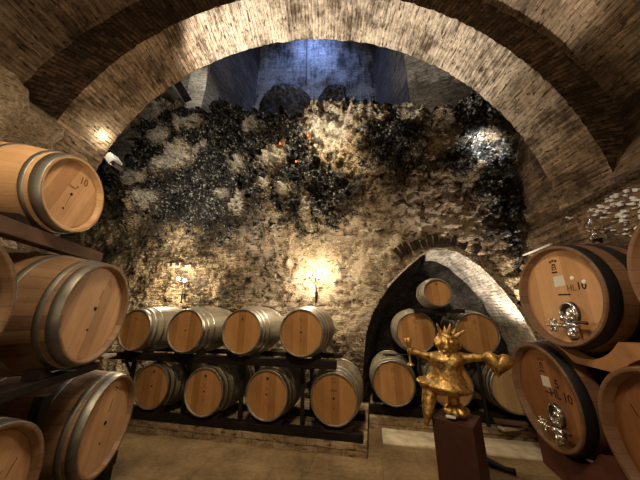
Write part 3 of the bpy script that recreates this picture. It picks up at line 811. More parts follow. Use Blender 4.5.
def cradle_set(label, fx, fy, zb, ztop, cuts, m, s0, s1, th=.1, under=(), k=1.0):
    """cuts: (place along the row, front height of the cask's axis, fall of the axis per metre); under: casks below that the timber bridges"""
    root = tag(empty('cask_cradle', (fx, fy, zb)), label, 'cradle', 'hollowed timbers under the large casks')
    for off in (.1, .72):
        rr = max(rad_at(-0.465 + off + e, .93, .45, .495) for e in (0, th / 2, th)) * k + .02
        prof = cradle_profile(s0, s1, ztop if off < .5 else ztop - .06, [(sc + (.079 * (off + th / 2) if fall else 0), zc - fall * (off + th), rr) for sc, zc, fall in cuts], zb + .03)
        out = []
        for q, z in prof:
            b = zb
            for sc, zc in under:
                if abs(q - sc) < rr * 1.03: b = max(b, zc + math.sqrt((rr * 1.03) ** 2 - (q - sc) ** 2))
            if under and off > .5 and q > 0 and b + .01 > z: break
            out.append((q, b - zb, max(z, b + .003) - zb))
        obj('cradle_timber', cradle_bm(out, AXR * off, th), M[m], root)
    return root
cradle_set('pale oak timber hollowed under the upper right casks', 2.15, 2.25, 1.135, 1.36, ((.02, 1.72, .14), (-1.19, 1.732, 0)), 'cradle', -2.2, .4, .12, ((.529, .781), (-.656, .781)))
cradle_set('red brown timber hollowed under the lower right casks, on the floor', 2.234, 2.773, 0.0, .48, ((0, .781, 0), (-1.185, .781, 0)), 'timber_red', -2.2, .44, .14, k=1.03)

# ------------------------------------------------------------------ gold figure on its plinth
PX, PY, PH = 1.15, 2.37, 0.725
pl = obj('plinth', box((0, 0, PH / 2), (.3, .3, PH)), M['corten'], loc=(PX, PY, 0), rot=(0, 0, R_(-42)), bevel=.003)
tag(pl, 'tall rust brown metal plinth under the gold crowned figure', 'plinth')
st = tag(empty('crowned_figure_sculpture', (PX, PY, PH), R_(-25)), 'gold crowned figure sculpture holding a goblet and a heart, standing on a brown plinth', 'sculpture')
SC = 0.0094
_n = Vector((math.sin(R_(25)), math.cos(R_(25)), 0)); _r = Vector((_n.y, -_n.x, 0)); _o = Vector((PX, PY, PH))
def P(px, py, dy=0.0):
    d = ray(px, py); t = _n.dot(_o - Vector((0, 0, CAMZ))) / _n.dot(d); q = d * t + Vector((0, 0, CAMZ)) - _o
    return Vector((_r.dot(q), dy, q.z))
def capsule(bm, p0, p1, r0, r1, seg=16):
    p0, p1 = Vector(p0), Vector(p1); d = (p1 - p0).normalized()
    pts, rd = [], []
    for k in range(1, 6):
        a = PI / 2 * k / 6; pts.append(p0 - d * r0 * math.cos(a)); rd.append(r0 * math.sin(a))
    for k in range(7):
        pts.append(p0.lerp(p1, k / 6)); rd.append(r0 + (r1 - r0) * k / 6)
    for k in range(5, 0, -1):
        a = PI / 2 * k / 6; pts.append(p1 + d * r1 * math.cos(a)); rd.append(r1 * math.sin(a))
    add_tube(bm, pts, rd, seg)
def chain(bm, pts, rads):
    for (a, b, ra, rb) in zip(pts, pts[1:], rads, rads[1:]): capsule(bm, a, b, ra, rb)
def ellip_lathe(bm, prof, seg=32):
    """rings (centre x, y, z, radius across, radius deep)"""
    rings = [[bm.verts.new((cx + rx * math.cos(2 * PI * k / seg), cy + ry * math.sin(2 * PI * k / seg), z + tl * math.cos(2 * PI * k / seg))) for k in range(seg)] for (cx, cy, z, rx, ry, tl) in prof]
    for a, b in zip(rings, rings[1:]):
        for k in range(seg): bm.faces.new((a[k], a[(k + 1) % seg], b[(k + 1) % seg], b[k]))
    bm.faces.new(rings[0][::-1]); bm.faces.new(rings[-1])
bm = bmesh.new()
# head, with nose ridge, ears and chin
ball(P(447, 343.5, 0), .1, 24, (1, .95, 1.0), bm=bm)
capsule(bm, P(446.5, 338, -.095), P(446.5, 346.5, -.115), .012, .021)
ball(P(435.8, 341, 0), .024, 12, bm=bm); ball(P(458.5, 346.5, 0), .026, 12, bm=bm)
# torso: broad shoulders, waist, flared tunic
def ring(pxl, pxr, py, deep, tl=0.0, cy=0.0):
    c = (pxl + pxr) / 2
    q = P(c, py); return (q.x, cy, q.z, (pxr - pxl) / 2 * SC, deep, tl)
ellip_lathe(bm, [ring(431, 458, 393, .1, .0), ring(424, 463.5, 390, .14, -.012), ring(419.5, 468, 385.5, .17, -.025), ring(420, 467.5, 383.5, .165, -.025), ring(427.5, 463, 380, .13, -.01), ring(432, 460, 374, .11), ring(432.5, 459.5, 368, .1), ring(431.5, 461, 363, .105), ring(431, 464, 358, .1), ring(436, 460, 353, .075), ring(443, 452, 350, .05)][::-1])
# arms
chain(bm, [P(438, 358), P(430, 356.5, -.01), P(420, 353, -.02), P(412, 350.5, -.03)], [.06, .036, .026, .022])
chain(bm, [P(457, 358), P(466, 358, -.01), P(476, 357, -.02), P(487, 357, -.03)], [.06, .038, .03, .026])
# hand round the goblet: four fingers and a thumb
hc = P(411, 350.5, -.03)
ball(hc + Vector((.022, .012, 0)), .024, 12, (1, .8, 1.1), bm=bm)
for k, (dz, L) in enumerate(((.022, .9), (.008, 1.0), (-.006, .95), (-.02, .75))):
    chain(bm, [hc + Vector((.022, -.004, dz)), hc + Vector((.0, -.026 * L, dz)), hc + Vector((-.022, -.016 * L, dz)), hc + Vector((-.026, .004, dz))], [.0085, .008, .0075, .006])
chain(bm, [hc + Vector((.02, .018, .015)), hc + Vector((.0, .028, .024)), hc + Vector((-.02, .02, .026))], [.01, .009, .007])
# legs: one hangs beside the plinth edge, one stands with splayed toes
chain(bm, [P(430, 389, -.06), P(429, 398, -.1), P(428, 408, -.14), P(427, 416, -.16)], [.062, .055, .038, .018])
chain(bm, [P(453, 390, .0), P(453.5, 398, .0), P(454, 406, .0)], [.064, .045, .05])
for (x, y, r) in ((-.05, -.06, .032), (.0, -.085, .032), (.05, -.065, .034), (.085, .0, .034), (.0, .05, .04), (-.05, .02, .032)):
    capsule(bm, P(454.5, 406), P(454.5, 410.0) + Vector((x, y, .0)), .045, r)
# eyelids and mouth
ball(P(441, 341, -.088), .02, 10, bm=bm); ball(P(451.5, 341.5, -.088), .02, 10, bm=bm); capsule(bm, P(443, 350.5, -.083), P(450, 351, -.083), .009, .009)
fg = obj('figure', bm, M['gold'], st, True)
rm = fg.modifiers.new('remesh', 'REMESH'); rm.mode = 'VOXEL'; rm.voxel_size = .0065; rm.use_smooth_shade = True
sm = fg.modifiers.new('smooth', 'SMOOTH'); sm.iterations = 5; sm.factor = .5
tx = bpy.data.textures.new('lumps', 'CLOUDS'); tx.noise_scale = .05
dp = fg.modifiers.new('lumps', 'DISPLACE'); dp.texture = tx; dp.strength = .012; dp.texture_coords = 'LOCAL'
# crown of pointed spikes
bm = bmesh.new()
for (bx, by, tx_, ty, d0, d1) in ((442, 336, 436.6, 323, -.03, -.06), (448.5, 335, 449.8, 323, -.05, -.08), (454.5, 337, 464, 330, -.02, -.04), (446, 334, 445, 326.5, .06, .09), (453, 335.5, 457, 327.5, .05, .08)):
    capsule(bm, P(bx, by, d0), P(tx_, ty, d1), .027, .005)
lathe = [(P(448, 337).x, 0, P(448, 337).z + dz, rr, rr * .95, -.012) for dz, rr in ((0, .088), (.02, .08), (.03, .06))]
ellip_lathe(bm, lathe)
cr = obj('crown', bm, M['gold'], st, True)
rm = cr.modifiers.new('remesh', 'REMESH'); rm.mode = 'VOXEL'; rm.voxel_size = .005; rm.use_smooth_shade = True
sm = cr.modifiers.new('smooth', 'SMOOTH'); sm.iterations = 2
def lathe_z(prof, seg=28):
    bm = lathe_y(prof, seg)
    bmesh.ops.rotate(bm, verts=bm.verts, matrix=Matrix.Rotation(R_(90), 3, 'X')); return bm
g0 = P(411, 364.5, -.035)
gb = lathe_z([(0, .0), (0, .036), (.008, .034), (.018, .012), (.06, .009), (.105, .01), (.14, .014), (.16, .02), (.2, .027), (.236, .033), (.236, .029), (.2, .022), (.165, .012), (.16, .0)])
go = obj('goblet', gb, M['gold'], st, True, loc=g0)
# heart held out in the other hand
def heart_outline(n=48):
    pts = []
    for k in range(n):
        t = 2 * PI * k / n
        pts.append((16 * math.sin(t) ** 3 / 16, (13 * math.cos(t) - 5 * math.cos(2 * t) - 2 * math.cos(3 * t) - math.cos(4 * t)) / 16))
    return pts
def heart_bm(size, depth):
    bm = bmesh.new(); hp = heart_outline(); n = len(hp); cen = (0, .0)
    rings = []
    for (k, y) in ((.0, -1), (.45, -.92), (.75, -.7), (.93, -.4), (1.0, 0), (.93, .4), (.75, .7), (.45, .92), (.0, 1)):
        if k == 0: rings.append([bm.verts.new((0, y * depth, 0))])
        else: rings.append([bm.verts.new((x * k * size, y * depth, (z * k) * size)) for x, z in hp])
    for a, b in zip(rings, rings[1:]):
        for i in range(n):
            j = (i + 1) % n
            if len(a) == 1: bm.faces.new((a[0], b[j], b[i]))
            elif len(b) == 1: bm.faces.new((a[i], a[j], b[0]))
            else: bm.faces.new((a[i], a[j], b[j], b[i]))
    bmesh.ops.recalc_face_normals(bm, faces=bm.faces); return bm
ht = obj('heart', heart_bm(.108, .055), M['gold'], st, True, loc=P(497, 362.5, -.03), rot=(0, R_(8), 0))
hp = heart_outline(40); bm = bmesh.new()
add_tube(bm, [Vector((x * .03, 0, z * .03)) for x, z in hp] + [Vector((hp[0][0] * .03, 0, hp[0][1] * .03))], .006, 8)
obj('chest_heart', bm, M['timber_brown'], st, True, loc=P(440.5, 362.5, -.112), rot=(R_(-8), R_(12), 0))
bm = bmesh.new(); add_box(bm, P(450, 411.4, -.12), (.07, .045, .008)); obj('name_plate', bm, M['white_metal'], st)
# black tapered object lying behind the plinth
bm = tube([(1.72, 3.2, .05), (1.82, 3.1, .04), (1.9, 3.02, .03), (1.96, 2.97, .035)], [.05, .032, .022, .028], 14)
ft = obj('floor_object', bm, M['black'], smooth=True); tag(ft, 'black tapered object lying on the floor behind the brown plinth', 'lamp foot')

# ------------------------------------------------------------------ glass airlock on the upper right cask
bpy.context.view_layer.update()
q = ru.matrix_world @ Vector((0, .03, .976))
al = tag(empty('glass_airlock', (q.x, q.y, q.z + .019)), 'clear two bulb glass airlock with dark wine, standing on the upper right cask', 'airlock')
def shell(prof, seg=32):
    return lathe_z(prof, seg)
def bulb_prof(z0, r, neck0, neck1, n=14, t=.003):
    out = []
    for k in range(n + 1):
        a = -PI / 2 + PI * k / n
        rr = max(r * math.cos(a), neck0 if a < 0 else neck1)
        out.append((z0 + r * math.sin(a), rr))
    return out
o1 = bulb_prof(.075, .062, .016, .014); o2 = bulb_prof(.195, .062, .014, .02)
outer = [(.0, .016)] + o1 + o2 + [(.275, .024)]
inner = [(z, max(r - .004, .006)) for z, r in outer][::-1]
obj('glass_body', shell(outer + inner), M['glass'], al, True)
wl = [(z, max(r - .0055, .004)) for z, r in o1 if z < .062]
obj('wine', shell([(.014, .0)] + wl + [(.062, .0)]), M['wine'], al, True)

# ------------------------------------------------------------------ lamps on the back wall
def sconce(px, py, label, power):
    u, z = on_w(px, py, 4.44)
    p = uw(u, 4.44, z)
    root = tag(empty('wall_lamp', uw(u, 4.5, z - .55), -A12), label, 'lamp', 'twin bulb lamps on the back wall')
    b = bmesh.new(); add_tube(b, [(0.05, .0, .0), (0.05, .0, .3), (.04, -.0, .42)], [.016, .013, .012], 10); obj('stem', b, M['black_iron'], root, True)
    b = bmesh.new(); add_tube(b, [(.04, .0, .42), (.02, -.03, .45), (-.1, -.05, .46)], .008, 8); add_tube(b, [(.04, .0, .42), (.06, -.03, .45), (.1, -.05, .43)], .008, 8)
    obj('arm', b, M['black_iron'], root, True)
    bk = obj('wall_bracket', box((.05, .1, .18), (.05, .2, .03)), M['black_iron'], root)
    for (x, zz) in ((-.07, .52), (.1, .48)):
        sk = obj('socket', tube([(x, -.05, zz - .06), (x, -.05, zz - .025)], .018, 12), M['black_iron'], root, True)
        obj('bulb', ball((x, -.05, zz), .03, 14, (1, 1, 1.25)), M['bulb'], root, True)
        L = bpy.data.lights.new('lamp_light', 'POINT'); L.energy = power; L.color = (1, .84, .58); L.shadow_soft_size = .035
        lo = bpy.data.objects.new('lamp_light', L); COL.objects.link(lo); lo.parent = root; lo.location = (x - .0, -.2, zz + .0)
    return root
sconce(313, 273, 'twin bulb iron wall lamp, brighter one, above the right end of the barrel row', 27)
sconce(181, 277, 'twin bulb iron wall lamp, left one, above the left part of the barrel row', 46)

# ------------------------------------------------------------------ the room
YF, YR, ZS, RA = 2.42, 3.1, 2.9, 3.37
# floor
bm = bmesh.new(); n = 90
uvl = bm.loops.layers.uv.verify()
vs = [[bm.verts.new((-7 + 13 * i / n, -3 + 10.5 * j / n, 0.006 * fbm(Vector((i * .35, j * .35, 0))))) for j in range(n + 1)] for i in range(n + 1)]
for i in range(n):
    for j in range(n): bm.faces.new((vs[i][j], vs[i + 1][j], vs[i + 1][j + 1], vs[i][j + 1]))
fl = struct('floor', bm, M['floor'], True)

# back wall with the niche opening
niche_px = [(364, 436), (363, 400), (363, 370), (366, 335), (372, 315), (380, 300), (390, 286), (400, 275), (410, 266), (420, 257.5), (432, 250), (443, 250), (455, 253), (467, 260), (478, 267.5), (489, 278), (500, 290), (510, 303), (520, 318), (529, 332), (537, 347), (544, 366), (549, 390), (553, 425)]
WB = 4.6
NP = [on_w(x, y, WB) for x, y in niche_px]
NP[0] = (NP[0][0], -0.02); NP[-1] = (NP[-1][0], -0.02)
def inside(u, z):
    c = False; n = len(NP); j = n - 1
    for i in range(n):
        (x1, y1), (x2, y2) = NP[i], NP[j]
        if (y1 > z) != (y2 > z) and u < (x2 - x1) * (z - y1) / (y2 - y1) + x1: c = not c
        j = i
    return c
def near_edge(u, z):
    best = None
    for (a, b) in zip(NP, NP[1:]):
        ax, ay = a; bx, by = b; dx, dy = bx - ax, by - ay
        t = min(1, max(0, ((u - ax) * dx + (z - ay) * dy) / (dx * dx + dy * dy)))
        q = (ax + t * dx, ay + t * dy); d = math.hypot(u - q[0], z - q[1])
        if best is None or d < best[0]: best = (d, q)
    return best
LIP_W = 4.2
lip = sorted(on_w(x, y, LIP_W) for x, y in [(100, 96), (130, 97), (150, 101), (185, 103), (205, 108), (225, 100), (240, 108), (270, 111), (300, 112), (313, 103), (345, 100), (380, 102), (405, 101), (430, 107), (470, 97), (515, 110), (540, 115)])
def lip_z(u):
    if u <= lip[0][0]: return lip[0][1]
    for (a, b) in zip(lip, lip[1:]):
        if u <= b[0]: return a[1] + (b[1] - a[1]) * (u - a[0]) / max(1e-6, b[0] - a[0])
    return lip[-1][1]
def blob_uv(px, py, rx, ry):
    u, z = on_w(px, py, 4.4); u2, _ = on_w(px + rx, py, 4.4); _, z2 = on_w(px, py - ry, 4.4)
    return (u, z, abs(u2 - u), abs(z2 - z))
CRUST = [blob_uv(*b) for b in [(150, 150, 62, 52), (232, 150, 75, 58), (300, 165, 40, 50), (205, 195, 62, 26), (270, 118, 70, 22), (395, 145, 34, 34), (500, 180, 26, 48), (365, 105, 52, 10), (325, 195, 26, 24), (460, 160, 30, 14), (480, 118, 40, 24), (516, 235, 8, 40)]]
PALE = [blob_uv(*b) for b in [(125, 135, 14, 12), (140, 180, 10, 6), (205, 155, 9, 6), (255, 130, 10, 5), (165, 140, 10, 8), (225, 195, 8, 5), (285, 190, 7, 6), (265, 185, 5, 5), (150, 118, 24, 9), (178, 164, 22, 11), (195, 128, 13, 7), (275, 162, 13, 10), (240, 205, 6, 11), (330, 138, 20, 24), (412, 118, 9, 8), (150, 202, 14, 7), (305, 205, 5, 12), (245, 172, 7, 6)]]
PLAST = [blob_uv(*b) for b in [(300, 275, 52, 36), (285, 305, 40, 30), (345, 265, 35, 30), (350, 300, 25, 35), (265, 235, 30, 20), (440, 215, 60, 30), (345, 232, 45, 22)]]
COURSE = [blob_uv(*b) for b in [(170, 275, 70, 42), (240, 250, 35, 20), (360, 220, 60, 25), (470, 240, 40, 30), (225, 330, 140, 40), (420, 185, 50, 25)]]
HOLES = [on_w(245, 280, 4.5), (on_w(134, 279, 4.5))]
def bl(L, u, z):
    v = 0
    for (a, b, ra, rb) in L:
        d = math.hypot((u - a) / ra, (z - b) / rb); v = max(v, 1.25 - d * 0.8)
    return v
U0, U1, NU, NV = -8.2, 2.78, 330, 190
du = (U1 - U0) / NU
bm = bmesh.new(); uvl = bm.loops.layers.uv.verify()
lc = bm.verts.layers.float.new('crust'); lpl = bm.verts.layers.float.new('plaster'); lco = bm.verts.layers.float.new('courses'); lpa = bm.verts.layers.float.new('pale')
grid = []; keep = {}
NTOP = 14
for i in range(NU + 1):
    u = U0 + du * i; zl = lip_z(u) + .12 * fbm(Vector((u * 3, 0, 5)))
    col = []
    for j in range(NV + 1 + NTOP):
        if j <= NV:
            z = zl * j / NV - .02; extra = 0
        else:
            k = (j - NV) / NTOP; z = zl + .1 * math.sin(k * 2.5) * .6; extra = k * 1.6
        uu, zz = u, z
        ins = inside(u, z) if j <= NV else False
        if j <= NV and -0.6 < u < 2.75 and z < 3.0:
            d, qn = near_edge(u, z)
            if d < .62 * max(du, zl / NV): uu, zz = qn; ins = False
            ed = d
        else: ed = 9
        cr_ = bl(CRUST, u, z); pa = bl(PALE, u, z); pl_ = bl(PLAST, u, z)
        cr2 = cr_ - max(0, pa) * 1.1 if pa > .1 else cr_
        p3 = Vector((u, z, 3.3))
        up = sstep(2.5, 4.6, z + .5 * fbm(Vector((u * .6, z * .6, 1))))
        w = WB - .34 * up
        amp = .06 + .13 * sstep(0.2, .8, cr_) + .06 * up
        nz = fbm(p3 * 2.2, 5) * 1.0 + .6 * abs(fbm(p3 * 6, 4)) + .55 * fbm(p3 * 11, 4)
        edge_f = sstep(0, .25, ed)
        w -= amp * nz * (edge_f if ed < 9 else 1)
        if pa > .1: w -= .10 * min(1, pa)
        # ledge line in the lower left stonework and small square putlog holes
        if u < -1.55 and j <= NV:
            w -= .1 * sstep(2.42, 2.45, z + .03 * fbm(Vector((u * 3, 0, 0)))) * (1 - sstep(2.6, 3.2, z))
        for (hu, hz) in HOLES:
            if abs(u - hu) < .062 and abs(z - hz) < .062: w += .5
        w += extra
        v = bm.verts.new(uw(uu, w, zz)); v[lc] = min(1.2, max(-.5, cr2)) * (1 if j <= NV else 1)
        v[lpl] = max(0, min(1, pl_ * 1.2)); v[lpa] = max(0, min(1.2, pa)); v[lco] = max(0, min(1, max(bl(COURSE, u, z), .25)))
        col.append((v, u, z, ins))
    grid.append(col)
for i in range(NU):
    for j in range(NV + NTOP):
        q = (grid[i][j], grid[i + 1][j], grid[i + 1][j + 1], grid[i][j + 1])
        if any(c[3] for c in q): continue
        if len({(round(c[0].co.x, 5), round(c[0].co.y, 5), round(c[0].co.z, 5)) for c in q}) < 4: continue
        cu = sum((c[0].co.x * C12 - c[0].co.y * S12) for c in q) / 4; cz = sum(c[0].co.z for c in q) / 4
        if j < NV and inside(cu, cz) and near_edge(cu, cz)[0] > .004: continue
        f = bm.faces.new([c[0] for c in q])
        for lp_, c in zip(f.loops, q): lp_[uvl].uv = (c[1], c[2])
bmesh.ops.delete(bm, geom=[v for v in bm.verts if not v.link_faces], context='VERTS')
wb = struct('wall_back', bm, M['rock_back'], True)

# brick arch of the niche: ring, tunnel and black rock behind
def niche_tunnel():
    bm = bmesh.new(); uvl = bm.loops.layers.uv.verify()
    # resample the outline
    pts = [Vector((a, b)) for a, b in NP]; L = [0]
    for a, b in zip(pts, pts[1:]): L.append(L[-1] + (b - a).length)
    n = 110; out = []
    for k in range(n + 1):
        s = L[-1] * k / n
        for i in range(len(L) - 1):
            if s <= L[i + 1] + 1e-9:
                t = (s - L[i]) / (L[i + 1] - L[i]); out.append((pts[i].lerp(pts[i + 1], t), s)); break
    full = out
    out = [o_ for o_ in out if o_[0].x > .95]; n = len(out) - 1
    nw = 26; rows = []
    for j in range(nw + 1):
        w = WB - .06 + 1.4 * j / nw; row_ = []
        for (p, s) in out:
            d = .022 * fbm(Vector((s * 4, w * 3, 1)), 4)
            c = Vector((1.18, 1.0)); dirv = (c - p).normalized()
            row_.append((bm.verts.new(uw(p.x + dirv.x * d, w, max(-.02, p.y + dirv.y * d))), s, w))
        rows.append(row_)
    for a, b in zip(rows, rows[1:]):
        for k in range(n):
            q = (a[k], b[k], b[k + 1], a[k + 1])
            f = bm.faces.new([c[0] for c in q])
            for lp_, c in zip(f.loops, q): lp_[uvl].uv = (c[2], c[1])
    return bm, full
bm, outl = niche_tunnel()
na = struct('niche_arch', bm, M['niche_brick'], True)
# left side of the tunnel and the back are blackened rock
bm = bmesh.new(); n = 60; g = []
for i in range(n + 1):
    u = -.45 + 3.2 * i / n
    g.append([bm.verts.new(uw(u, 5.6 - .14 * fbm(Vector((u * 2.5, 3.2 * j / n * 2.5, 7)), 5) - .5 * sstep(.9, -.3, u) * 1.0, 3.0 * j / n)) for j in range(n + 1)])
for i in range(n):
    for j in range(n): bm.faces.new((g[i][j], g[i + 1][j], g[i + 1][j + 1], g[i][j + 1]))
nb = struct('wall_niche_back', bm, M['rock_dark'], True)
bm = bmesh.new(); g = []
for i, (p, s) in enumerate([o_ for o_ in outl if o_[0].x < 1.02]):
    r_ = []
    for j in range(31):
        w = WB - .02 + 1.2 * j / 30; c = Vector((1.18, 1.0)); dv = (c - p).normalized()
        d = .03 + .07 * abs(fbm(Vector((s * 3, w * 3, 9)), 5)) + .12 * sstep(0, .5, w - WB) 
        d *= sstep(WB - .04, WB + .12, w)
        d += .002
        r_.append(bm.verts.new(uw(p.x + dv.x * d, w, max(0, p.y + dv.y * d))))
    g.append(r_)
for a, b in zip(g, g[1:]):
    for j in range(30): bm.faces.new((a[j], a[j + 1], b[j + 1], b[j]))
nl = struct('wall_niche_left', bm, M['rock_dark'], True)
# thin rim of bricks round the niche
bm = bmesh.new(); uvl = bm.loops.layers.uv.verify(); rows = []
for (p, s) in outl:
    if p.x < 1.0 and p.y < 1.95: continue
    c = Vector((1.18, .9)); dv = (p - c).normalized()
    r_ = []
    for (o_, w) in ((-.0, WB - .02), (-.0, WB - .075), (.012, WB - .08), (.03, WB - .05), (.035, WB + .02)):
        o2 = o_ + .012 * fbm(Vector((s * 7, o_ * 9, 2)))
        r_.append(bm.verts.new(uw(p.x + dv.x * o2, w, max(0, p.y + dv.y * o2))))
    rows.append((r_, s))
for (a, sa), (b, sb_) in zip(rows, rows[1:]):
    for k in range(4):
        f = bm.faces.new((a[k], a[k + 1], b[k + 1], b[k]))
        for lp_, c in zip(f.loops, ((k * .1, sa), (k * .1 + .1, sa), (k * .1 + .1, sb_), (k * .1, sb_))): lp_[uvl].uv = c
nrim = struct('trim_3', bm, M['niche_brick'], True)
# worn fan of dark bricks above the niche
bm = bmesh.new(); uvl = bm.loops.layers.uv.verify()
rnd = random.Random(3)
fan_c = Vector((1.18, 1.75))
for k in range(15):
    a = R_(38 - 5.4 * k + rnd.uniform(-1, 1))
    if rnd.random() < .08: continue
    r0, r1 = .97 + rnd.uniform(0, .03), 1.15 + rnd.uniform(-.05, .05)
    cc = fan_c + Vector((math.sin(a), math.cos(a))) * (r0 + r1) / 2
    q = uw(cc.x, WB - .05, cc.y)
    add_box(bm, q, (.07, .1, r1 - r0), Matrix.Rotation(-A12, 3, 'Z') @ Matrix.Rotation(a, 3, 'Y'))
fan = struct('trim_4', bm, M['dark_brick'])

# course of pale cut stones in the lower left stonework
bm = bmesh.new(); rnd = random.Random(5)
def stone_row(x0, x1, y0, y1, dep, step):
    x = x0
    while x < x1:
        x2 = min(x1, x + step * rnd.uniform(.7, 1.3))
        (ua, za), (ub, zb_) = on_w(x, y1, 4.5), on_w(x2 - .4, y0, 4.5)
        add_box(bm, uw((ua + ub) / 2, 4.5 + rnd.uniform(-.01, .02), (za + zb_) / 2), (abs(ub - ua), dep, abs(zb_ - za)), Matrix.Rotation(-A12, 3, 'Z'))
        x = x2
stone_row(167, 182, 263, 268.5, .1, 15); stone_row(184, 205, 265, 268.3, .07, 11); stone_row(207, 222, 264, 268, .09, 9)
bmesh.ops.subdivide_edges(bm, edges=bm.edges[:], cuts=3, use_grid_fill=True)
for v in bm.verts: v.co += Vector((0, -.02, .01)) * fbm(v.co * 6, 4)
sc_ = struct('trim_6', bm, M['cut_stone'])
# transverse brick arch: soffit, front face, rear face
def arch_soffit():
    bm = bmesh.new(); uvl = bm.loops.layers.uv.verify()
    n, m = 200, 22; rows = []; ll = bm.verts.layers.float.new('lime_light')
    for i in range(n + 1):
        a = -R_(4) + (PI + R_(8)) * i / n
        row_ = []
        for j in range(m + 1):
            y = YF + (YR - YF) * j / m
            e = min(j, m - j) / m
            r = RA + .018 * fbm(Vector((a * 14, y * 1.6, 2)), 4) + (.02 * abs(fbm(Vector((a * 60, y * 2, 8)), 3)) if j in (0, m) else 0)
            yy = y + (.018 * fbm(Vector((a * 90, 0, 4)), 3) if j in (0, m) else 0)
            vv = bm.verts.new((-r * math.cos(a), yy, ZS + r * math.sin(a)))
            vv[ll] = sstep(R_(38), R_(72), a) * (1 - .75 * sstep(R_(150), R_(172), a)) + .25 * fbm(Vector((a * 3, y, 15)), 3)  # limewash tone; darker feet also paint in where little light falls
            row_.append((vv, a * RA, y))
        rows.append(row_)
    for a, b in zip(rows, rows[1:]):
        for j in range(m):
            q = (a[j], b[j], b[j + 1], a[j + 1])
            f = bm.faces.new([c[0] for c in q])
            for lp_, c in zip(f.loops, q): lp_[uvl].uv = (c[2], c[1])
    return bm
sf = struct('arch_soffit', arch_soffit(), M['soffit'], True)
def arch_face(y, r0, r1, nr, amp, seedz):
    bm = bmesh.new(); uvl = bm.loops.layers.uv.verify(); n = 160; rows = []
    for i in range(n + 1):
        a = -R_(4) + (PI + R_(8)) * i / n; row_ = []
        for j in range(nr + 1):
            r = r0 + (r1 - r0) * j / nr
            row_.append((bm.verts.new((-r * math.cos(a), y + amp * fbm(Vector((a * 20, r * 3, seedz)), 4), ZS + r * math.sin(a))), r, a * r0))
        rows.append(row_)
    for a, b in zip(rows, rows[1:]):
        for j in range(nr):
            q = (a[j], b[j], b[j + 1], a[j + 1]); f = bm.faces.new([c[0] for c in q])
            for lp_, c in zip(f.loops, q): lp_[uvl].uv = (c[1], c[2])
    return bm
af = struct('arch_front_face', arch_face(YF, RA + .005, 4.6, 12, .02, 3), M['arch_face'], True)
ar = struct('arch_rear_face', arch_face(YR, RA + .005, 9.0, 14, .02, 6), M['grey_brick'], True)
# near vault
def vault():
    bm = bmesh.new(); uvl = bm.loops.layers.uv.verify(); n, m = 120, 50; rows = []
    RV = 4.06; cx = -.12
    for i in range(n + 1):
        a = PI * i / n; row_ = []
        for j in range(m + 1):
            y = -3.0 + 5.44 * j / m
            r = RV + .05 * fbm(Vector((a * 4, y * 1.2, 12)), 5)
            x, z = cx - r * math.cos(a), ZS + r * math.sin(a)
            t = sstep(1.6, 0, z - ZS)
            if x > 0:
                wx = (2.66 + S12 * y) / C12 + .04; x = x * (1 - t) + (min(x, wx + (z - ZS) * .35)) * t
            row_.append((bm.verts.new((x, y, z)), a * RV, y))
        rows.append(row_)
    for a, b in zip(rows, rows[1:]):
        for j in range(m):
            q = (a[j], b[j], b[j + 1], a[j + 1]); f = bm.faces.new([c[0] for c in q])
            for lp_, c in zip(f.loops, q): lp_[uvl].uv = (c[2], c[1])
    return bm
cl = struct('ceiling', vault(), M['vault'], True)
# right wall: brick below the string course, carried up behind the arch
def wall_r(w0, w1, z0, z1, nu, nv, off=0.0, lean=0.0):
    bm = bmesh.new(); uvl = bm.loops.layers.uv.verify(); g = []
    for i in range(nu + 1):
        w = w0 + (w1 - w0) * i / nu; r_ = []
        for j in range(nv + 1):
            z = z0 + (z1 - z0) * j / nv
            d = .02 * fbm(Vector((w * 2.2, z * 2.2, 20)), 5)
            r_.append((bm.verts.new(uw(2.66 + off - d + lean * (z - z0), w, z)), w, z))
        g.append(r_)
    for i in range(nu):
        for j in range(nv):
            q = (g[i][j], g[i][j + 1], g[i + 1][j + 1], g[i + 1][j]); f = bm.faces.new([c[0] for c in q])
            for lp_, c in zip(f.loops, q): lp_[uvl].uv = (c[1], c[2])
    return bm
wr = struct('wall_right', wall_r(-3.2, 5.2, -.02, 2.9, 110, 40), M['side_brick'], True)
wr2 = struct('wall_right_upper', wall_r(3.76, 5.2, 2.86, 8.6, 50, 90, .0, .02), M['side_brick'], True)
# string course
bm = bmesh.new(); g = []
for k in range(60):
    w = -3 + 7.7 * k / 59
    r_ = []
    for (o_, z) in ((0.0, 2.845), (-.035, 2.855), (-.045, 2.905), (0.03, 2.93)):
        r_.append(bm.verts.new(uw(2.66 + o_ + .008 * fbm(Vector((w * 5, z * 9, 3))), w, z)))
    g.append(r_)
for a, b in zip(g, g[1:]):
    for k in range(3): bm.faces.new((a[k], b[k], b[k + 1], a[k + 1]))
tr = struct('trim_1', bm, M['rock_pier'], True)
